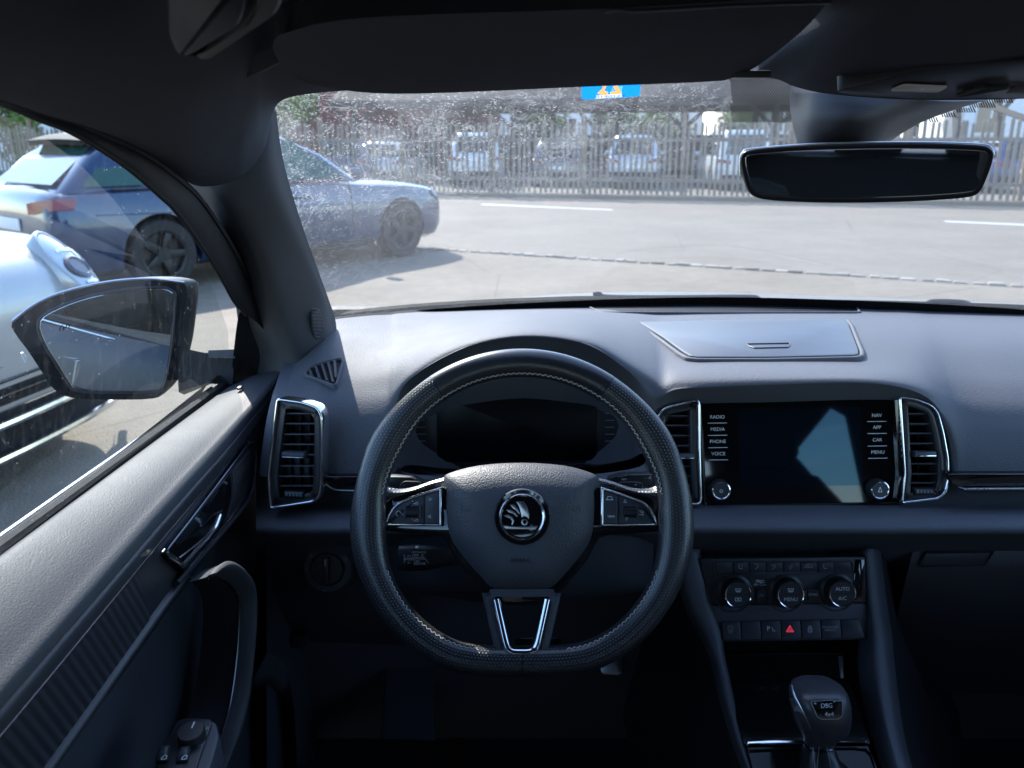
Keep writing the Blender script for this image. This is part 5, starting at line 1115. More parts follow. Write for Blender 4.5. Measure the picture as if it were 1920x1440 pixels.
obj('arm_cap', loft([[PD(x, y, D) for x, y, D in s] for s in ([(390, 657, 1.15), (392, 671, 1.15), (395, 671, 1.2), (395, 657, 1.2)], [(441, 655, 1.15), (440, 672, 1.15), (441, 672, 1.2), (441, 655, 1.2)])]), 'own_paint_shaded', wm, ang=30)

# ================================================================== INSIDE MIRROR, VISOR, OVERHEAD CONSOLE
rn = Vector((-.20, -.98, -.03)).normalized(); RMo = PD(1625, 325, .835); ru = Vector((.98, -.20, 0))
RM = Plane(RMo, ru, Vector((0, -.045, 1)))
rm = thing('inside_mirror', PD(1590, 200, .9), 'wide dark inside rear-view mirror hanging from the windscreen', 'mirror')
ro = spoly(RM.poly([(1387, 305), (1390, 288), (1402, 281), (1440, 276), (1520, 271), (1625, 268), (1740, 267.5), (1835, 271), (1856, 277), (1863, 290), (1857, 315), (1846, 343), (1838, 358), (1820, 369), (1760, 375), (1680, 379), (1590, 380.5), (1500, 379), (1430, 374), (1405, 362), (1395, 340)]), 3)
g = loft([[RM.w(a * s, b * s, h) for a, b in ro] for s, h in ((.55, -.034), (.85, -.030), (.97, -.018), (1.0, -.006), (1.0, 0), (.985, .0025))])
obj('housing', g, 'satin_black', rm, ang=40)
obj('glass', prism(RM, inset(ro, .0055), .001, .0032, .0006), 'dim_mirror_glass', rm, smooth=False)
obj('glass_rim', ring(RM, inset(ro, .0012), inset(ro, .0048), .001, .0042, .0008), 'rubber', rm, ang=40)
obj('rim_highlight', tube(spline([RM.w(*RM.loc(x, y, -.003), -.003) for x, y in ((1389, 330), (1388, 300), (1393, 286), (1410, 279), (1520, 270.5), (1625, 267.5), (1740, 267), (1838, 270.5), (1858, 278), (1863, 290))], 4), .0012, 6), 'satin_chrome', rm)
ft_rows = [[(1488, 172, .93), (1530, 172, .89), (1600, 178, .87), (1690, 185, .88), (1780, 190, .91), (1850, 188, .95)],
           [(1486, 200, .94), (1525, 200, .89), (1600, 202, .865), (1680, 205, .88), (1745, 206, .92), (1790, 206, .955)],
           [(1489, 232, .93), (1525, 232, .89), (1590, 232, .865), (1650, 232, .88), (1695, 231, .92), (1725, 231, .95)],
           [(1497, 270, .92), (1525, 271, .90), (1580, 272, .89), (1625, 272, .895), (1650, 271, .91), (1665, 268, .94)],
           [(1505, 290, .915), (1525, 290, .905), (1580, 290, .90), (1625, 290, .90), (1645, 288, .91), (1650, 286, .93)]]
obj('mirror_foot', thicken(smooth_grid(rows_px(ft_rows), 5, 5), (0, .012, .008)), 'dark_plastic', rm, ang=70)
vis = [[(545, 138, .705), (585, 158, .705), (740, 176, .705), (1090, 163, .705), (1330, 153, .705), (1372, 147, .705)],
       [(528, 122, .69), (578, 140, .685), (740, 156, .68), (1090, 145, .68), (1335, 135, .68), (1420, 124, .685)],
       [(512, 92, .64), (565, 88, .62), (740, 84, .61), (1090, 76, .605), (1340, 68, .605), (1500, 62, .61)],
       [(520, 68, .60), (585, 54, .58), (740, 42, .57), (1090, 30, .565), (1340, 18, .565), (1550, 5, .57)],
       [(545, 60, .59), (600, 44, .57), (740, 30, .56), (1090, 18, .555), (1340, 5, .555), (1540, -10, .56)]]
vs = thing('sun_visor', PY(960, 40, .57), 'dark fabric driver sun visor folded up above the windscreen', 'sun visor')
obj('visor_board', thicken(smooth_grid(rows_px(vis), 6, 4), (0, .012, .02)), 'headliner', vs, ang=60)
obj('visor_clip', box(PY(1408, 140, .70), .03, .015, .006, .002), 'satin_black', vs)
obj('vanity_edge', tube(spline([PY(x, y, Y) for x, y, Y in ((1135, 24, .556), (1160, 18, .552), (1200, 20, .552), (1380, 10, .548), (1560, 4, .55))], 5), .0013, 6), 'satin_black', vs)
oc = thing('overhead_console', PY(1700, 160, .68), 'dark overhead console with reading lamps above the inside mirror', 'overhead console')
ocr = [[(1400, 142, .80), (1455, 148, .79), (1495, 164, .775), (1560, 177, .76), (1700, 187, .75), (1850, 187, .75), (2150, 178, .76)],
       [(1425, 128, .77), (1475, 132, .75), (1520, 145, .735), (1590, 155, .72), (1720, 160, .71), (1860, 160, .71), (2150, 150, .72)],
       [(1460, 95, .73), (1520, 85, .69), (1590, 85, .66), (1680, 85, .64), (1780, 80, .63), (1900, 75, .63), (2150, 65, .65)],
       [(1545, 10, .66), (1620, 0, .61), (1700, -5, .58), (1780, -10, .57), (1850, -15, .57), (1950, -20, .58), (2150, -30, .60)],
       [(1600, -70, .60), (1680, -90, .56), (1760, -90, .54), (1830, -90, .53), (1900, -90, .54), (2000, -90, .55), (2150, -90, .57)]]
obj('console_shell', thicken(smooth_grid(rows_px(ocr), 5, 5), (0, .015, .03)), 'headliner', oc, ang=70)
OP = Plane(PY(1760, 160, .700), (1, 0, 0), PY(1760, 110, .664) - PY(1760, 180, .728))
obj('lamp_panel', prism(OP, rpoly(OP.poly([(1560, 170), (1640, 150), (1760, 120), (1960, 108), (1960, 182), (1720, 184), (1600, 178)]), .01), -.02, .001, .001), 'satin_black', oc)
obj('lamp_lens', prism(OP, rpoly(OP.poly([(1668, 164), (1694, 152), (1778, 156), (1758, 167)]), .003), .002, .0035, .0008), 'lens_white', oc)
obj('lamp_lens', prism(OP, rpoly(OP.poly([(1880, 168), (1900, 155), (1960, 157), (1960, 170)]), .003), .002, .0035, .0008), 'grey_plastic', oc)
obj('lamp_switch', prism(OP, rpoly(OP.poly([(1790, 170), (1850, 152), (1896, 152), (1876, 170)]), .003), .002, .006, .001), 'satin_black', oc)

# ================================================================== REST OF THE CAR
def paint(name, col, rough=.32, metal=.35, coat=.8):
    m = NT(name); v = m.coord(); n = m.noise(v, 3, 3); f = m.noise(v, 900, 1)
    c = m.mixc(f, tuple(x * .9 for x in col), tuple(min(1, x * 1.1) for x in col))
    m.set(m.mixc(m.math('MULTIPLY', m.ramp(n, [(.5, 0), (.8, 1)]), .12), c, (.30, .29, .27)), rough, metal, .5, Coat_Weight=coat, Coat_Roughness=.05); return m
plain('car_glass', (.006, .009, .010), .04, 0, .6, .05, 10); plain('green_glass', (.02, .075, .06), .04, 0, .6, .05, 10)
plain('tail_red', (.22, .004, .01), .2, 0, .6); plain('lamp_glass', (.55, .60, .66), .08, 0, .8, .1, 40)
plain('tyre', (.014, .014, .015), .75); plain('alloy', (.30, .31, .33), .35, .8); plain('dark_alloy', (.014, .015, .017), .4, .3)
plain('seat_fabric', (.05, .05, .056), .85)
# own bonnet, cowl and wipers
bn = thing('bonnet', (CX, 1.9, .95), 'own car bonnet edge just visible past the base of the windscreen', 'bonnet')
xs2 = [480, 620, 800, 960, 1110, 1280, 1430, 1640, 1800, 1960, 2150]
y_t = [609, 590, 571, 559, 550, 548, 552, 559, 565, 572, 585]
hr = [[PY(x, y + 22, 1.52) for x, y in zip(xs2, y_t)], [PY(x, y + 9, 1.62) for x, y in zip(xs2, y_t)], [PY(x, y + 1.2, 1.82) for x, y in zip(xs2, y_t)], [PY(x, y, 2.05) for x, y in zip(xs2, y_t)], [PY(x, y + 6, 2.3) for x, y in zip(xs2, y_t)], [PY(x, y + 60, 2.55) for x, y in zip(xs2, y_t)]]
obj('bonnet_skin', smooth_grid(hr, 4, 4), 'own_paint_lit', bn, ang=70)
cw = [(560, 616), (620, 594), (760, 578), (900, 568.5), (1040, 563), (1110, 561.5), (1250, 563), (1430, 566), (1640, 570), (1800, 574), (1960, 580), (2150, 592)]
obj('cowl', tube(spline([PY(x, y + 4, 1.50) for x, y in cw], 4), .012, 8, flat=.8), 'rubber', bn)
wi = thing('wiper', PY(1250, 560, 1.52), 'black wiper lying along the base of the windscreen above the centre dash', 'wiper')
obj('wiper_arm', tube(spline([PY(x, y, 1.525) for x, y in ((1112, 553), (1124, 552), (1140, 557), (1250, 558), (1400, 557), (1424, 561))], 5), .006, 8, flat=.7), 'satin_black', wi)
obj('wiper_blade', tube(spline([PY(x, y, 1.51) for x, y in ((1090, 564), (1250, 563), (1440, 564.5))], 5), .005, 6), 'rubber', wi)
wj = thing('wiper', PY(1775, 568, 1.50), 'short visible tip of the second wiper at the right end of the dash', 'wiper')
obj('wiper_arm', tube(spline([PY(x, y, 1.50) for x, y in ((1738, 570), (1752, 566), (1800, 567), (1818, 571))], 4), .006, 8, flat=.8), 'satin_black', wj)
# shell: floor pan, side walls, rear, glazing
sh = thing('car_shell', (CX, -1, .3), 'dark inner side walls and rear of the car around the seats', 'car body')
obj('right_wall', thicken(grid([[Vector((1.07, y, z)), Vector((1.10, y, .7)), Vector((1.09, y, 1.02))] for y, z in ((-2.3, .3), (0, .3), (1.3, .3))]), (.05, 0, 0)), 'dark_plastic', sh)
obj('left_wall', thicken(grid([[Vector((-.36, y, .3)), Vector((-.38, y, .7)), Vector((-.40, y, 1.02))] for y in (-2.3, -1.2, -.12)]), (-.08, 0, 0)), 'own_paint_shaded', sh)
for sx_, b0, b1 in ((-1, -.405, -.335), (1, 1.095, 1.055)):
    for y0, y1, y2, y3 in (((-.34, -.16, -.30, -.12), (-1.5, -1.15, -1.6, -1.15), (-2.35, -2.1, -2.25, -1.95)) if sx_ < 0 else ((-.48, -.16, -.46, -.12),)):
        obj('pillar', thicken(grid([[Vector((b0, y0, 1.0)), Vector((b0, y1, 1.0))], [Vector((b1, y2, 1.44)), Vector((b1, y3, 1.44))]]), (sx_ * .04, 0, 0)), 'headliner', sh)
obj('right_windscreen_pillar', tube(spline([(1.06, 1.22, 1.05), (1.03, 1.0, 1.22), (.985, .74, 1.42), (1.04, .3, 1.455), (1.05, -.3, 1.455), (1.05, -2.3, 1.44)], 6), .04, 10), 'headliner', sh)
bm = bmesh.new(); lo = []
for lp_ in ([(-2.35, 1.0), (-.47, 1.0), (-.455, 1.45), (-2.3, 1.45)], [(-1.045, 1.262), (-.64, 1.355), (-.545, 1.31), (-.53, 1.03), (-.70, 1.03)]):
    vs_ = [bm.verts.new((1.095 - (q - 1.0) * .09, y, q)) for y, q in lp_]; lo += [bm.edges.new((vs_[i], vs_[(i + 1) % len(vs_)])) for i in range(len(vs_))]
bmesh.ops.triangle_fill(bm, edges=lo, use_beauty=True); bm.verts.index_update()
obj('rear_right_mask', Geo().add([v.co for v in bm.verts], [tuple(v.index for v in f.verts) for f in bm.faces]), 'headliner', sh, smooth=False); bm.free()  # unseen panel added; opening shaped for the sky patch mirrored in the touchscreen
obj('rear_right_glass', Geo().add([(1.097 - (q - 1.0) * .09, y, q) for y, q in [(-1.06, 1.265), (-.655, 1.365), (-.53, 1.32), (-.515, 1.02), (-.71, 1.02)]], [(0, 1, 2, 3, 4)]), 'side_glass', sh, smooth=False)
obj('rear_wall', box((CX, -2.36, .66), 1.5, .06, .76, .01), 'dark_plastic', sh)
obj('rear_glass', Geo().add([(-.3, -2.33, 1.04), (1.04, -2.33, 1.04), (.98, -2.2, 1.43), (-.24, -2.2, 1.43)], [(0, 1, 2, 3)]), 'tinted_glass', sh)
obj('rear_left_glass', Geo().add([(-.405, -.34, 1.02), (-.405, -1.2, 1.02), (-.34, -1.2, 1.43), (-.335, -.30, 1.43)], [(0, 1, 2, 3)]), 'tinted_glass', sh)
obj('right_glass', Geo().add([(1.09, -.16, 1.02), (1.09, 1.15, 1.02), (1.0, .7, 1.42), (1.05, -.12, 1.43)], [(0, 1, 2, 3)]), 'side_glass', sh)
obj('bulkhead', box((CX, 1.52, .63), 1.7, .04, .84, .01), 'matte_black', sh)
obj('right_fender', box((1.16, 1.7, .56), .06, 1.2, .66, .02), 'own_paint_shaded', sh)
for k, (y, z) in enumerate(((-.55, 1.12), (-.80, 1.13))):
    P = Plane((-.43, y, 1.17), (0, -1, 0), (.17, 0, 1))
    solo('paper_notice', prism(P, [(-.09, -.06), (.09, -.06), (.09, .07), (-.09, .07)], 0, .001), 'print_white', 'pale paper notice in the left rear window, ' + ('rear one of two' if k else 'front one of two') , 'notice', 'paper notices in the side window')
def seat(name, loc, label, rest=True):
    t = thing(name, loc, label, 'seat', 'front seats')
    L = Vector(loc)
    def sup(c, w, d, ex=.5, n=24, lean=0): return [L + Vector((c[0] + w * math.copysign(abs(math.cos(q)) ** ex, math.cos(q)), c[1] + d * math.copysign(abs(math.sin(q)) ** ex, math.sin(q)), c[2])) for q in [2 * math.pi * k / n for k in range(n)]]
    obj('seat_cushion', loft([sup((0, .28, .05), .22, .25), sup((0, .28, .14), .25, .27), sup((0, .28, .22), .25, .27), sup((0, .28, .26), .21, .24)]), 'seat_fabric', t, ang=60)
    obj('backrest', loft([sup((0, .02, .22), .22, .07), sup((0, -.02, .35), .25, .085), sup((0, -.08, .55), .25, .08), sup((0, -.14, .72), .22, .07), sup((0, -.17, .80), .17, .05), sup((0, -.18, .82), .1, .02)]), 'seat_fabric', t, ang=60)
    if rest: obj('headrest', loft([sup((0, -.19, .83), .09, .035), sup((0, -.19, .87), .125, .05), sup((0, -.19, .96), .125, .05), sup((0, -.20, 1.0), .10, .035)]), 'seat_fabric', t, ang=60)
    return t
seat('front_seat', (.74, -.25, .3), 'dark fabric passenger seat on the right of the cabin')
seat('front_seat', (0, -.45, .3), 'dark fabric driver seat facing the steering wheel', False)
rb = thing('rear_bench', (CX, -1.4, .3), 'dark fabric rear bench with three headrests behind the front seats', 'seat')
obj('bench_cushion', box((CX, -1.05, .52), 1.30, .48, .2, .05), 'seat_fabric', rb)
obj('bench_backrest', box((CX, -1.42, .80), 1.30, .14, .62, .05, Matrix.Rotation(R(14), 3, 'X')), 'seat_fabric', rb)
for x in (0, .37, .74): obj('headrest', box((x, -1.52, 1.17), .24, .08, .13, .035), 'seat_fabric', rb)

# ================================================================== OUTSIDE: GROUND
def asphalt(name, lo, hi, scale=70):
    m = NT(name); v = m.coord(); big = m.noise(v, .6, 5, .6); mid = m.noise(v, 6, 4); st = m.voro(v, scale, 'F1'); n = m.noise(v, scale * 2, 3)
    k = m.math('ADD', m.math('MULTIPLY', big, .45), m.math('ADD', m.math('MULTIPLY', mid, .25), m.math('MULTIPLY', m.ramp(n, [(.3, 0), (.7, 1)]), .35)))
    c = m.mixc(m.ramp(k, [(.36, 0), (.68, 1)]), lo, hi)
    cr_ = m.ramp(m.voro(v, .35, 'DISTANCE_TO_EDGE'), [(.0, 1), (.004, 0)])
    c = m.mixc(m.math('MULTIPLY', cr_, .5), c, tuple(x * .5 for x in lo))
    m.bump(m.math('ADD', m.math('MULTIPLY', st, -1), n), .6, .01); m.set(c, .85, 0, .35)
asphalt('lot_asphalt', (.125, .103, .076), (.25, .211, .159)); asphalt('road_asphalt', (.135, .114, .088), (.222, .191, .151), 90)
plain('road_paint', (.42, .41, .385), .7, 0, .4, .25, 8)
m = NT('sett'); v = m.coord(); oi = m.node('ObjectInfo'); m.bump(m.noise(v, 60, 3), .5, .01); m.set(m.mixc(m.math('MULTIPLY_ADD', m.noise(v, 30, 3), .4, m.math('MULTIPLY', oi.outputs['Random'], .6)), (.15, .128, .10), (.37, .33, .28)), .85, 0, .3); plain('sett_joint', (.16, .138, .11), .9)
for mname, cc in (('wood_grey', (.22, .192, .160)), ('wood_brown', (.27, .20, .14)), ('wood_dark', (.06, .05, .042))):
    m = NT(mname); v = m.coord('Object', (40, 40, 3)); n = m.noise(v, 1, 5, .6); oi = m.node('ObjectInfo')
    c = m.mixc(n, tuple(x * .6 for x in cc), tuple(x * 1.3 for x in cc)); c = m.mixc(m.math('MULTIPLY', oi.outputs['Random'], .45), c, tuple(x * .5 for x in cc)); m.bump(n, .4, .004); m.set(c, .85, 0, .25)
g = Geo().add([(-400, -200, 0), (400, -200, 0), (400, 600, 0), (-400, 600, 0)], [(0, 1, 2, 3)])
tag(obj('ground', g, 'lot_asphalt', smooth=False), 'light grey asphalt yard in front of the car', kind='structure')
K0, K1 = Vector((-1.21, 10.74, 0)), Vector((5.01, 7.77, 0)); kd = (K1 - K0).normalized(); kn_ = Vector((-kd.y, kd.x, 0))
F0, F1 = Vector((-2.37, 22.82, 0)), Vector((11.76, 18.78, 0)); fd = (F1 - F0).normalized(); fn = Vector((-fd.y, fd.x, 0))
z = Vector((0, 0, .004))
g = Geo().add([K0 - kd * 60 + kn_ * .14 + z, K1 + kd * 60 + kn_ * .14 + z, F1 + fd * 60 - fn * .6 + z, F0 - fd * 60 - fn * .6 + z], [(0, 1, 2, 3)])
tag(obj('road', g, 'road_asphalt', smooth=False), 'grey asphalt road between the stone row and the picket fence', kind='structure')
def mark(pts, label):
    g = Geo().add([PZ(x, y, .008) for x, y in pts], [tuple(range(len(pts)))]); return tag(obj('road_marking', g, 'road_paint', smooth=False), label, kind='structure')
mark([(905, 382), (1148, 392.5), (1150, 394.5), (900, 384)], 'white lane dash on the road left of the inside mirror')
mark([(1768, 413.5), (2010, 424), (2010, 427), (1775, 416.5)], 'white lane dash on the road right of the inside mirror')
g = Geo().add([K0 - kd * 12 - kn_ * .0 + z * .6, K1 + kd * 9 - kn_ * .0 + z * .6, K1 + kd * 9 + kn_ * .15 + z * 1.6, K0 - kd * 12 + kn_ * .15 + z * 1.6], [(0, 1, 2, 3)])
kb = tag(obj('gutter', g, 'sett_joint', smooth=False), 'row of pale stone setts between the yard and the road', kind='structure')
stones = [mesh_of('sett', box((0, 0, 0), .14 + random.uniform(-.04, .04), .11 + random.uniform(-.02, .015), .05, .02)) for _ in range(5)]
for s in stones: s.materials.append(MAT['sett'])
d = -3.0
while d < 15:
    o = obj('sett', random.choice(stones), None, kb); p = K0 + kd * d + kn_ * (.07 + random.uniform(-.012, .012))
    o.matrix_parent_inverse = Matrix.Identity(4); o.location = (p.x, p.y, random.uniform(-.008, .006)); o.rotation_euler = (random.uniform(-.05, .05), random.uniform(-.05, .05), math.atan2(kd.y, kd.x) + random.uniform(-.08, .08))
    d += .152 + random.uniform(-.02, .03)
# pavement edge before the fence
g = Geo()
for a, b in ((0, 1),):
    A = F0 - fd * 40 - fn * .6; B = F1 + fd * 30 - fn * .6
    g.add([A, B, B + Vector((0, 0, .1)), A + Vector((0, 0, .1)), A + fn * 1.2 + Vector((0, 0, .1)), B + fn * 1.2 + Vector((0, 0, .1))], [(0, 1, 2, 3), (3, 2, 5, 4)])
tag(obj('pavement', g, 'road_asphalt', smooth=False), 'narrow raised pavement strip under the fence', kind='structure')

# ================================================================== PICKET FENCE
fe_ = thing('picket_fence', F0, 'long weathered grey wooden picket fence across the road', 'fence')
FH = 1.78
def pk(w, h): return Geo().add([(-w / 2, -.011, 0), (w / 2, -.011, 0), (w / 2, -.011, h - .05), (0, -.011, h), (-w / 2, -.011, h - .05), (-w / 2, .011, 0), (w / 2, .011, 0), (w / 2, .011, h - .05), (0, .011, h), (-w / 2, .011, h - .05)],
    [(0, 1, 2, 3, 4), (9, 8, 7, 6, 5), (0, 5, 6, 1), (1, 6, 7, 2), (2, 7, 8, 3), (3, 8, 9, 4), (4, 9, 5, 0)])
pm = [mesh_of('picket', pk(.064 + .007 * k, FH + .04 * (k - 1)), False) for k in range(3)]
for q in pm: q.materials.append(MAT['wood_grey'])
ya = math.atan2(fd.y, fd.x); d = -16.5
while d < 21:
    o = bpy.data.objects.new('picket', pm[random.randrange(3)]); _link(o); o.parent = fe_
    p = fd * d; o.location = (p.x, p.y, .09 + random.uniform(-.03, .03)); o.rotation_euler = (random.uniform(-.02, .02), random.uniform(-.02, .02), ya + random.uniform(-.05, .05)); d += .144 + random.uniform(-.02, .02)
pmesh = mesh_of('post', box((0, .06, 1.0), .10, .10, 2.0, .01)); pmesh.materials.append(MAT['wood_brown'])
d = -16
while d < 21:
    o = bpy.data.objects.new('post', pmesh); _link(o); o.parent = fe_; p = fd * d; o.location = (p.x, p.y, .08); o.rotation_euler = (random.uniform(-.02, .02), random.uniform(-.02, .02), ya); d += 2.55
mr = Matrix.Rotation(ya, 3, 'Z')
for zz in (.45, 1.45):
    c = F0 + fd * 2.25 + fn * .035 + Vector((0, 0, zz)); obj('rail', box(c, 37.5, .045, .09, .006, mr), 'wood_grey', fe_)

# ================================================================== CARS
def car(name, loc, yaw, label, colour, L=4.4, Wd=1.8, H=1.5, kind='hatch', glass='car_glass', wheels='alloy', near=False, group=None, nose=.0):
    """yaw: heading angle of the nose (0 = +X). Built in its own axes, nose along +X."""
    t = thing(name, loc, label, 'car', group); t.rotation_euler = (0, 0, yaw)
    M = Matrix.Translation(Vector(loc)) @ Matrix.Rotation(yaw, 4, 'Z')
    def part(n, g, m, parent=None, **k):
        o = obj(n, g, m, None, **k); o.parent = parent or t; return o
    h = Wd / 2; zb = {'hatch': .92, 'suv': 1.0, 'sedan': .86, 'van': 1.0, 'coupe': .93}[kind] * H / {'hatch': 1.5, 'suv': 1.66, 'sedan': 1.42, 'van': 1.8, 'coupe': 1.48}[kind]
    z0 = .19 if kind != 'suv' else .24
    hood = {'hatch': -.06, 'suv': -.02, 'sedan': -.07, 'van': -.1, 'coupe': -.06}[kind]
    st = [(-.5, .80, -.30), (-.495, .86, -.12), (-.48, .92, -.03), (-.45, .96, .0), (-.36, .99, .01), (-.2, 1, .01), (0, 1, 0), (.14, 1, -.01), (.22, .995, hood * .5), (.32, .985, hood * .9), (.40, .95, hood * 1.4 - .01), (.45, .89, hood * 1.8 - .04), (.48, .80, hood * 2 - .10), (.495, .68, hood * 2 - .20), (.5, .55, hood * 2 - .32)]
    rows = []
    for u, w, dz in st:
        x = u * L; top = zb + dz; hw = h * w; bt = z0 + (.10 if abs(u) > .47 else 0)
        half = [(0, bt), (hw * .82, bt), (hw * .95, bt + .05), (hw * .995, bt + .22 * (top - bt)), (hw, bt + .55 * (top - bt)), (hw * .985, bt + .80 * (top - bt)), (hw * .955, top - .03), (hw * .90, top + .0), (hw * .6, top + .03), (0, top + .045)]
        rows.append([Vector((x, -y, q)) for y, q in half] + [Vector((x, y, q)) for y, q in reversed(half[1:-1])])
    body = loft(spline_rows(rows, 3))
    xa = {'hatch': (.30, .345), 'suv': (.30, .34), 'sedan': (.295, .355), 'van': (.31, .36), 'coupe': (.3, .35)}[kind]; wr = .335 if kind != 'suv' else .38
    axf, axr = .315 * L, -.305 * L
    bo = obj('body', body, colour, None, ang=40); bo.parent = t
    cut = Geo()
    for ax in (axf, axr):
        for s in (-1, 1): cut.merge(lathe(Plane((ax, s * (h - .13), wr), (1, 0, 0), (0, 0, 1)), 0, 0, [(wr + .055, -.25), (wr + .055, .25)], 28))
    co = bpy.data.objects.new('cutter', mesh_of('cutter', cut, False)); _link(co); co.parent = t
    md = bo.modifiers.new('arches', 'BOOLEAN'); md.object = co; md.operation = 'DIFFERENCE'; md.solver = 'EXACT'
    BOOL.append((bo, co))
    part('arch_liner', box((axf, 0, wr + .1), wr * 2 + .16, Wd - .5, wr * 1.4).merge(box((axr, 0, wr + .1), wr * 2 + .16, Wd - .5, wr * 1.4)), 'matte_black')
    # cabin
    cb = {'hatch': (-.475, .235, -.40, .07), 'suv': (-.47, .22, -.42, .06), 'sedan': (-.40, .22, -.19, .045), 'van': (-.48, .30, -.46, .2), 'coupe': (-.475, .215, -.345, .03)}[kind]
    b0, b1, r0, r1 = [q * L for q in cb]; wb = h * .90; wt = h * .70; zt = H
    def plan(x0, x1, w, zz, rr=.16):
        return [Vector((a, b, zz)) for a, b in rpoly([(x0, -w), (x1, -w * .93), (x1, w * .93), (x0, w)], rr, 4)]
    lv = [plan(b0, b1, wb, zb - .01), plan(b0 + (r0 - b0) * .5, b1 + (r1 - b1) * .5, wb * .52 + wt * .5, zb + (zt - zb) * .52), plan(r0, r1, wt, zt - .07), plan(r0 + .06, r1 - .08, wt - .06, zt - .015), plan(r0 + .25, r1 - .3, wt * .6, zt)]
    part('cabin', loft(lv), colour, ang=40)
    def wq(P, s0, s1, t0, t1, out):   # window quad on a cabin face given by four corners
        def at(s, u): return P[0].lerp(P[1], s).lerp(P[3].lerp(P[2], s), u)
        n_ = 5; rows = [[at(s0 + (s1 - s0) * i / n_, t0 + (t1 - t0) * j / 3) + out for i in range(n_ + 1)] for j in range(4)]
        return grid(rows)
    for s in (-1, 1):
        P = [Vector((b0 + .06, s * wb, zb)), Vector((b1 - .06, s * wb * .95, zb)), Vector((r1 - .02, s * wt * .95, zt - .06)), Vector((r0 + .02, s * wt, zt - .06))]
        out = Vector((0, s * .018, .006))
        for a, b_ in ((.03, .20), (.225, .56), (.585, .97)):
            part('side_window', wq(P, a, b_, .07, .90, out), glass, smooth=False)
    P = [Vector((b1 + .005, -wb * .90, zb + .01)), Vector((b1 + .005, wb * .90, zb + .01)), Vector((r1 + .01, wt * .86, zt - .06)), Vector((r1 + .01, -wt * .86, zt - .06))]
    part('windscreen', wq(P, .04, .96, .04, .94, Vector((.02, 0, .012))), glass, smooth=False)
    P = [Vector((b0 - .005, -wb * .92, zb + .01)), Vector((b0 - .005, wb * .92, zb + .01)), Vector((r0 - .005, wt * .9, zt - .06)), Vector((r0 - .005, -wt * .9, zt - .06))]
    part('rear_window', wq(P, .07, .93, .08, .88, Vector((-.022, 0, .012))), glass, smooth=False)
    # wheels
    for ax in (axf, axr):
        for s in (-1, 1):
            P = Plane((ax, s * (h - .02), wr), (s, 0, 0) if s < 0 else (-1, 0, 0), (0, 0, 1))
            P.n = Vector((0, s, 0)); P.u = Vector((1, 0, 0))
            w_ = part('wheel', lathe(P, 0, 0, [(wr * .66, -.20), (wr * .95, -.20), (wr, -.17), (wr, -.03), (wr * .95, 0), (wr * .68, .0), (wr * .66, -.02)], 28, False), 'tyre')
            gg = lathe(P, 0, 0, [(wr * .68, -.15), (wr * .68, -.005), (wr * .62, -.012), (wr * .6, -.08)], 28, True)
            for k in range(5):
                q = 2 * math.pi * k / 5; c_, s_ = math.cos(q), math.sin(q)
                gg.merge(prism(P, [(c_ * r - s_ * w2, s_ * r + c_ * w2) for r, w2 in ((.05, -.045), (wr * .64, -.03), (wr * .64, .03), (.05, .045))], -.05, -.012, .008))
            part('wheel_rim', gg.merge(lathe(P, 0, 0, [(.07, -.06), (.065, -.008)], 16)), wheels, w_)
    for s in (-1, 1):
        # lamps wrap round the corners of the body
        tl = [[Vector((x * L - .012, s * (y * h + .004), q)) for x, y, q in r] for r in ([(-.500, .50, zb - .20), (-.4975, .72, zb - .17), (-.488, .90, zb - .15), (-.455, .966, zb - .14)], [(-.500, .50, zb - .10), (-.496, .72, zb - .07), (-.484, .89, zb - .05), (-.450, .955, zb - .05)])]
        part('tail_light', grid(tl), 'tail_red')
        if near: continue
        hl = [[Vector((x * L + .01, s * (y * h + .004), q)) for x, y, q in r] for r in ([(.494, .45, zb - .30), (.487, .65, zb - .28), (.465, .84, zb - .25), (.435, .92, zb - .22)], [(.484, .45, zb - .22), (.476, .65, zb - .19), (.455, .82, zb - .16), (.425, .90, zb - .14)])]
        part('headlight', grid(hl), 'lamp_glass')
        mi = part('door_mirror', loft([[Vector((.17 * L + q, s * (h * .96 + y), zb + .03 + w)) for q, w in ((-.03, 0), (.05, .01), (.06, .08), (-.03, .12), (-.05, .06))] for y in (0, .16)]), colour)
    part('number_plate', box((-.5 * L - .012, 0, zb - .3), .012, .5, .11, .003), 'print_white')
    part('bumper', box((-.497 * L, 0, z0 + .2), .06, Wd * .84, .16, .02), 'rubber')
    return t
def spline_rows(rows, n):
    cols = [spline([r[j] for r in rows], n) for j in range(len(rows[0]))]
    return [[c[i] for c in cols] for i in range(len(cols[0]))]
BOOL = []
paint('paint_blue', (.009, .034, .088), .3, .3); paint('paint_silver', (.36, .37, .37), .28, .35); paint('paint_white', (.62, .63, .64), .3, .05); paint('paint_grey', (.09, .095, .105), .3, .4)
paint('paint_navy', (.03, .06, .16), .3, .3); paint('paint_light', (.42, .45, .5), .3, .3); paint('paint_black', (.015, .016, .018), .25, .2)
H42 = R(50)
blue = car('blue_car', (-3.08, 9.465, 0), H42, 'blue car with green-tinted windows parked at an angle ahead on the left', 'paint_blue', 4.95, 1.95, 1.50, 'coupe', 'green_glass', 'dark_alloy')
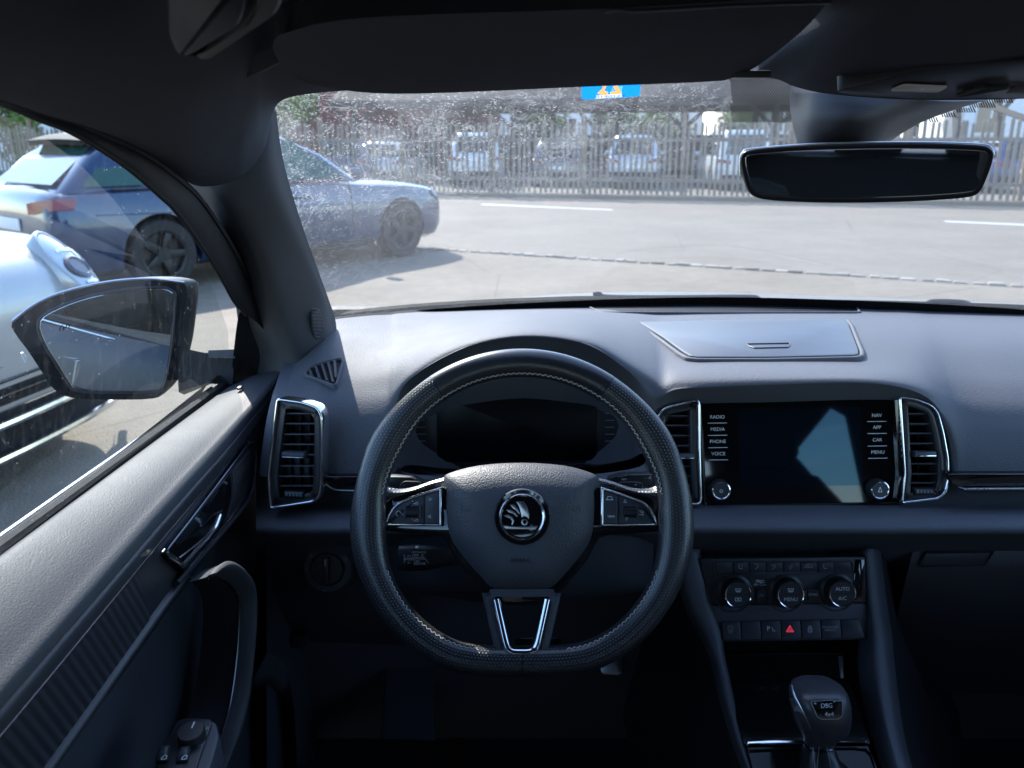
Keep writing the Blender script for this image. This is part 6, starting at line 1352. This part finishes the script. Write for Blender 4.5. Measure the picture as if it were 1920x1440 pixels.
# dark rear spoiler and window trim lines of the blue car
sv = obj('rear_spoiler', thicken(smooth_grid([[Vector((-1.62, y, 1.475 - .03 * y * y)) for y in (-.60, -.3, 0, .3, .60)], [Vector((-1.82, y, 1.445 - .03 * y * y)) for y in (-.61, -.3, 0, .3, .61)], [Vector((-2.0, y, 1.395 - .03 * y * y)) for y in (-.60, -.3, 0, .3, .60)]], 3, 3), (.02, 0, -.05)), 'rubber'); sv.parent = blue
def bp_(n, g, m, **k): o = obj(n, g, m, None, **k); o.parent = blue; return o
zb_ = .93 * 1.50 / 1.48; hb = .975
def side_pts(x, s, w=1.0, t0=.10, t1=1.0):
    q = [(.95, .05 / (zb_ - .19)), (.995, .22), (1.0, .55), (.985, .80), (.955, .955), (.91, .995)]
    return [Vector((x, s * (hb * w * a + .0015), .19 + t * (zb_ - .19))) for a, t in q if t0 <= t <= t1]
for s in (-1, 1):
    for x in (.155 * 4.95, -.055 * 4.95): bp_('door_gap', tube(spline(side_pts(x, s), 3), .006, 5), 'matte_black')
    bp_('door_gap', tube(spline([Vector((-1.02, s * (hb + .0015), .45)), Vector((-.98, s * (hb * .998 + .0015), .62)), Vector((-1.12, s * (hb * .985), .80)), Vector((-1.22, s * (hb * .955), .90))], 4), .006, 5), 'matte_black')
    bp_('sill', tube([Vector((x, s * hb * .985, .235)) for x in (-1.05, -.4, .4, 1.05)], .05, 8, flat=.9), 'rubber')
    for x in (.02 * 4.95, -.19 * 4.95): bp_('outer_handle', tube(spline([Vector((x - .1, s * hb * .985, zb_ - .15)), Vector((x - .07, s * (hb + .025), zb_ - .145)), Vector((x + .07, s * (hb + .025), zb_ - .145)), Vector((x + .1, s * hb * .985, zb_ - .15))], 4), .014, 8), 'paint_blue')
    bp_('window_trim', tube([Vector((x, s * (hb * .915), zb_ + .012)) for x in (-1.9, -.8, .2, .95)], .012, 6), 'dark_chrome')
    bp_('body_crease', tube(spline([Vector((x, s * (hb * w + .001), z)) for x, w, z in ((-2.1, .97, .74), (-1.2, 1.0, .72), (0, 1.0, .70), (1.2, .995, .69), (1.9, .955, .67))], 4), .008, 6, flat=.6), 'paint_blue')
bp_('rear_apron', box((-2.42, 0, .36), .12, 1.5, .22, .04), 'rubber')
SIL = Vector((-4.27, 3.40, 0)); sy = math.atan2(-.17, .985)
silver = car('silver_car', SIL, sy, 'silver car close on the left with an oval headlight and slatted grille', 'paint_silver', 4.6, 1.86, 1.62, 'suv', 'car_glass', 'alloy', True)
def sp_(n, g, m, parent=None, **k): o = obj(n, g, m, None, **k); o.parent = parent or silver; return o
GR = Plane((2.275, 0, .50), (0, 1, 0), (-.18, 0, 1))
sp_('grille', prism(GR, rpoly([(-.72, -.14), (.72, -.14), (.80, .16), (-.80, .16)], .06), -.12, .012, .006), 'matte_black')
sp_('grille_trim', tube([GR.w(a, .165 - .03 * abs(a) ** 2, .02) for a in (-.80, -.4, 0, .4, .80)], .014, 8, flat=.6), 'chrome')
for k in range(5): sp_('grille_slat', tube([GR.w(a, .115 - .055 * k, .018 - .03 * abs(a) ** 2) for a in (-.74, -.4, 0, .4, .74)], .011, 8, flat=.55), 'dark_chrome')
for k, zz in enumerate((.30, .17)): sp_('bumper_bar', tube(spline([(2.16, -.86, zz), (2.29, -.6, zz), (2.335, 0, zz), (2.29, .6, zz), (2.16, .86, zz)], 5), .022, 8, flat=.8), 'chrome')
sp_('lower_intake', smooth_grid([[Vector((2.13, -.84, q)), Vector((2.285, -.55, q)), Vector((2.315, 0, q)), Vector((2.285, .55, q)), Vector((2.13, .84, q))] for q in (.15, .22, .34)], 4, 2), 'rubber')
rows_ = [  # parked cars beyond the fence: photo x, distance, heading jitter, colour, kind, length, height, text
    (640, 26.5, 8, 'paint_navy', 'hatch', 1.50, 'dark blue car behind the fence with red tail lamps, left of the others'),
    (735, 27.0, -4, 'paint_light', 'hatch', 1.44, 'small pale car behind the fence next to the dark blue one'),
    (893, 25.6, 5, 'paint_white', 'suv', 1.70, 'tall white car behind the fence, left of the toll sticker'),
    (1052, 26.2, 2, 'paint_grey', 'hatch', 1.47, 'dark grey hatchback behind the fence below the toll sticker'),
    (1205, 25.0, -3, 'paint_light', 'suv', 1.62, 'light silver hatchback behind the fence, right of the toll sticker'),
    (1398, 24.0, 4, 'paint_white', 'van', 1.75, 'white van behind the fence, just left of the inside mirror'),
    (1760, 23.5, 0, 'paint_white', 'hatch', 1.55, 'white car behind the fence, hidden partly by the inside mirror'),
    (1925, 22.5, 3, 'paint_navy', 'hatch', 1.50, 'blue car behind the fence at the right edge of the windscreen')]
for px, D, j, colr, kd_, hgt, lab in rows_:
    p = PD(px, 350, D); car('parked_car', (p.x, p.y + 2.0, 0), R(84 + j), lab, colr, 4.2, 1.76, hgt, kd_, group='cars parked behind the fence')
# apply the wheel arch cuts
bpy.context.view_layer.update()
dg = bpy.context.evaluated_depsgraph_get()
for bo, co in BOOL:
    me = bpy.data.meshes.new_from_object(bo.evaluated_get(dg)); bo.modifiers.clear(); old = bo.data; bo.data = me
    me.polygons.foreach_set('use_smooth', [True] * len(me.polygons)); me.set_sharp_from_angle(angle=R(38))
for bo, co in BOOL: bpy.data.objects.remove(co)
# oval headlamps of the silver car, laid on its wings
sb = [o for o in silver.children if o.name.startswith('body')][0]; MW = Matrix.Translation(SIL) @ Matrix.Rotation(sy, 4, 'Z')
sgeo = Geo().add([MW @ v.co for v in sb.data.vertices], [tuple(p.vertices) for p in sb.data.polygons])
for s in (1, -1):
    H = [MW.inverted() @ hit(sgeo, *q) for q in ((122, 500), (72, 460), (158, 545), (100, 520), (138, 482))]
    if s < 0: H = [Vector((q.x, -q.y, q.z)) for q in H]
    c = H[0]; u_ = (H[2] - H[1]); LP = Plane(c, u_, H[4] - H[3] if s > 0 else H[3] - H[4]); hl_n = LP.n if LP.n.z > 0 else -LP.n
    LP.n = hl_n; LP.o = c + hl_n * .016
    la = max(.17, min(.26, u_.length * .5)); lb = la * .46
    pr = [(la * math.cos(2 * math.pi * k / 28), lb * math.sin(2 * math.pi * k / 28)) for k in range(28)]
    hl_ = sp_('headlight', cushion(LP, pr, .012, .035, 6, .2, 1.8), 'lamp_glass', ang=60)
    sp_('lamp_ring', ring(LP, [(a * 1.12, b * 1.2) for a, b in pr], pr, -.06, .016, .006), 'paint_silver', hl_, ang=60)
    sp_('projector', lathe(LP, la * .25, 0, [(.065, .02), (.065, .036), (.05, .042), (.045, .036)], 24), 'dark_chrome', hl_)
    sp_('lamp_bar', pbox(LP, -la * .35, -la * .25, -lb * .5, lb * .5, .03, .04, .003), 'chrome', hl_)
    sp_('lamp_bar', pbox(LP, la * .72, la * .80, -lb * .4, lb * .4, .024, .034, .003), 'chrome', hl_)

# ================================================================== BUILDINGS AND GREENERY
for nm, cc, sc in (('wall_cream', (.56, .50, .42), 6), ('wall_white', (.66, .68, .70), 5), ('wall_maroon', (.16, .035, .035), 8), ('wall_grey', (.42, .42, .41), 6), ('roof_dark', (.022, .021, .022), 9), ('roof_tile', (.30, .15, .10), 9), ('frame_white', (.75, .75, .74), 6), ('pane_dark', (.03, .035, .04), 6)):
    plain(nm, cc, .8 if nm != 'pane_dark' else .08, 0, .05 if nm == 'roof_dark' else .3 if nm != 'pane_dark' else .6, .2, sc)
def house(name, loc, yaw, w, d, h, rh, wall, roofm, label, wins, cat='house'):
    t = thing(name, loc, label, cat); t.rotation_euler = (0, 0, yaw)
    def part(n, g, m, parent=None, **k): o = obj(n, g, m, None, **k); o.parent = parent or t; return o
    part('wall', box((0, d / 2, h / 2), w, d, h), wall, smooth=False)
    part('gable', Geo().add([(-w / 2, .0, h), (-w / 2, d, h), (-w / 2, d / 2, h + rh), (w / 2, 0, h), (w / 2, d, h), (w / 2, d / 2, h + rh)], [(0, 1, 2), (5, 4, 3), (0, 2, 5, 3), (1, 4, 5, 2)]), wall, smooth=False)
    for s in (0, 1):
        y0 = -.5 if s == 0 else d + .5; zz = h - .5 * rh / (d / 2)
        part('roof', thicken(grid([[Vector((-w / 2 - .4, y0, zz + .03)), Vector((w / 2 + .4, y0, zz + .03))], [Vector((-w / 2 - .4, d / 2, h + rh + .03)), Vector((w / 2 + .4, d / 2, h + rh + .03))]]), (0, 0, .16)), roofm, smooth=False)
    for x, zc, ww, wh in wins:
        f = part('window', box((x, -.03, zc), ww, .1, wh, .01), 'frame_white', smooth=False)
        for q in (-1, 1): part('pane', box((x + q * ww / 4, -.085, zc), ww / 2 - .1, .02, wh - .14), 'pane_dark', f, smooth=False)
        part('sill', box((x, -.1, zc - wh / 2 - .04), ww + .2, .16, .06), 'frame_white', f, smooth=False)
    return t
house('house', (-25.5, 44, 0), R(-10), 10, 8, 7.2, 3, 'wall_white', 'roof_dark', 'white rendered house beyond the fence at the far left side window', [(-3, 4.5, 1.2, 1.4), (0, 4.5, 1.2, 1.4), (3, 1.6, 1.2, 1.4)])
house('house', (-12.6, 52, 0), R(-6), 5.5, 8, 7, 3, 'wall_grey', 'roof_dark', 'pale grey house between the tree and the maroon barn', [(1.2, 2.4, 1.1, 1.4), (1.2, 5.2, 1.1, 1.4)])
house('barn', (-6.4, 36, 0), R(-14), 7.5, 9, 5.2, 3, 'wall_maroon', 'roof_dark', 'dark maroon barn beyond the fence on the left of the windscreen', [], 'barn')
house('house', (16.5, 46, 0), R(-8), 9, 8, 7.2, 3, 'wall_cream', 'roof_tile', 'cream house with white windows left of the inside mirror', [(-3.6, 2.7, 1.1, 1.5), (-1.6, 2.7, 1.1, 1.5), (.6, 2.7, 1.1, 1.5), (2.6, 2.7, 1.1, 1.5), (-3.6, 5.4, 1.1, 1.4), (-1, 5.4, 1.1, 1.4)])
house('house', (28.5, 44, 0), R(-12), 9, 8, 7, 3, 'wall_white', 'roof_tile', 'white house with white-framed windows right of the inside mirror', [(-3.2, 2.6, 1.5, 1.5), (-.3, 2.6, 1.3, 1.5), (3, 2.6, 1.5, 1.5), (-3, 5.2, 1.2, 1.4), (0, 5.2, 1.2, 1.4), (3, 5.2, 1.2, 1.4)])
# open timber shed
sd = thing('open_shed', (3.5, 30, 0), 'open dark timber shed with braced posts beyond the fence', 'shed')
A0, A1 = Vector((-6.8, 31.2, 0)), Vector((12.6, 27.2, 0)); up_ = Vector((0, 0, 1)); bk_ = Vector((.21, .98, 0))
def sv_(p, q, b, z): return p.lerp(A1, q) + bk_ * b + up_ * z
obj('shed_roof', thicken(grid([[A0 + up_ * 2.72, A1 + up_ * 2.72], [A0 + bk_ * 5 + up_ * 4.7, A1 + bk_ * 5 + up_ * 4.7], [A0 + bk_ * 10 + up_ * 2.72, A1 + bk_ * 10 + up_ * 2.72]]), (0, 0, .12)), 'roof_dark', sd, smooth=False)
obj('eaves_board', thicken(grid([[A0 + up_ * 2.60 - bk_ * .02, A1 + up_ * 2.60 - bk_ * .02], [A0 + up_ * 2.86 - bk_ * .02, A1 + up_ * 2.86 - bk_ * .02]]), -bk_ * .04), 'wood_dark', sd, smooth=False)
obj('back_wall', thicken(grid([[A0 + bk_ * 9.8, A1 + bk_ * 9.8], [A0 + bk_ * 9.8 + up_ * 1.75, A1 + bk_ * 9.8 + up_ * 1.75]]), bk_ * .1), 'wood_dark', sd, smooth=False)
for k in range(7):
    p_ = A0.lerp(A1, (k + .3) / 6.6) + bk_ * .35; dd = (A1 - A0).normalized()
    p = obj('post', box(p_ + up_ * 1.33, .2, .2, 2.66, .01), 'wood_dark', sd)
    for s_ in (-1, 1): obj('brace', tube([p_ + up_ * 1.85, p_ + dd * s_ * .85 + up_ * 2.62], .075, 6), 'wood_dark', p)
    p2_ = p_ + bk_ * 9; obj('post', box(p2_ + up_ * 1.33, .2, .2, 2.66, .01), 'wood_dark', sd)
# timber gantry on the right
tg = thing('timber_frame', (17, 26, 0), 'leaning brown timber frame above the fence at the right edge', 'timber frame')
def seg(a, b, r, m, n, pt): obj(n, tube([a, b], r, 4), m, pt, smooth=False)
seg(PD(1838, 192, 24), PD(1990, 246, 23), .11, 'wood_brown', 'beam', tg); seg(PD(1873, 165, 25), PD(1870, 300, 24.5), .12, 'wood_dark', 'post', tg); seg(PD(1720, 190, 26), PD(1716, 300, 26), .09, 'wood_dark', 'post', tg); seg(PD(1930, 150, 25), PD(1872, 215, 25), .09, 'wood_dark', 'brace', tg); seg(PD(1796, 175, 26), PD(1792, 300, 26), .13, 'wood_dark', 'post', tg)
m = NT('leaf'); oi = m.node('ObjectInfo'); v = m.coord(); n = m.noise(v, 1.6, 3); c = m.mixc(n, (.03, .065, .012), (.10, .16, .03)); m.set(c, .7, 0, .3); m.set(Transmission_Weight=0.0)
m2 = NT('leaf_bright'); v = m2.coord(); n = m2.noise(v, 2, 3); m2.set(m2.mixc(n, (.06, .13, .02), (.17, .22, .05)), .7, 0, .3)
plain('bark', (.09, .07, .055), .9)
def tree(name, loc, r, h, label, mat='leaf', n=2600, trunk=1.6, cat='tree', leaf=.13, seed=1):
    rnd = random.Random(seed); t = thing(name, loc, label, cat); L = Vector(loc)
    tr_ = tube([L, L + Vector((.05, 0, trunk * .6)), L + Vector((0, .05, trunk + h * .4))], [.14, .11, .05], 8)
    for k in range(5):
        q = k * 1.26; tr_.merge(tube([L + Vector((0, 0, trunk * .9)), L + Vector((math.cos(q) * r * .55, math.sin(q) * r * .55, trunk + h * .45))], [.06, .02], 5))
    obj('trunk', tr_, 'bark', t)
    cl = [(Vector((rnd.uniform(-.6, .6) * r, rnd.uniform(-.6, .6) * r, rnd.uniform(.12, .85) * h)), rnd.uniform(.25, .5) * r) for _ in range(16)]
    g = Geo(); vv = []; ff = []
    for i in range(n):
        c, cr2 = cl[rnd.randrange(16)]; d_ = Vector((rnd.gauss(0, 1), rnd.gauss(0, 1), rnd.gauss(0, 1))).normalized()
        p = L + Vector((0, 0, trunk)) + c + Vector((d_.x, d_.y, d_.z * .8)) * cr2 * rnd.uniform(.55, 1.08)
        a = Vector((rnd.gauss(0, 1), rnd.gauss(0, 1), rnd.gauss(0, .6))).normalized() * leaf * rnd.uniform(.6, 1.3); b = a.orthogonal().normalized() * leaf * .45
        k = len(vv); vv += [p - a, p + b, p + a, p - b]; ff.append((k, k + 1, k + 2, k + 3))
    obj('crown', g.add(vv, ff), mat, t, smooth=False); return t
tree('tree', (-17.5, 29.5, 0), 2.0, 3.6, 'green garden tree behind the fence at the far left side window', 'leaf_bright', 3500, 1.0, seed=3)
tree('tree', (-9.2, 33, 0), 1.8, 3.2, 'leafy green tree behind the fence beside the left windscreen pillar', 'leaf_bright', 3500, .9, seed=4)
for k, (x, y, r) in enumerate(((1010, 41, 1.6), (1150, 42, 1.5), (1240, 41, 1.8), (1380, 42, 1.4))):
    p = PD(x, 300, y); tree('bush', (p.x, p.y, .6), r, 2.6, ['round green bush seen through the shed, leftmost of four', 'round green bush seen through the shed below the sticker', 'round green bush seen through the shed right of the sticker', 'round green bush seen through the shed beside the cream house'][k], 'leaf_bright', 1500, .3, 'bush', .16, 10 + k)
house('house', (5.5, 60, 0), R(-4), 16, 8, 6.4, 3, 'wall_white', 'roof_tile', 'pale house far behind the open shed', [(-5, 2.4, 1.3, 1.5), (-1.5, 2.4, 1.3, 1.5), (2, 2.4, 1.3, 1.5), (5.5, 2.4, 1.3, 1.5)])
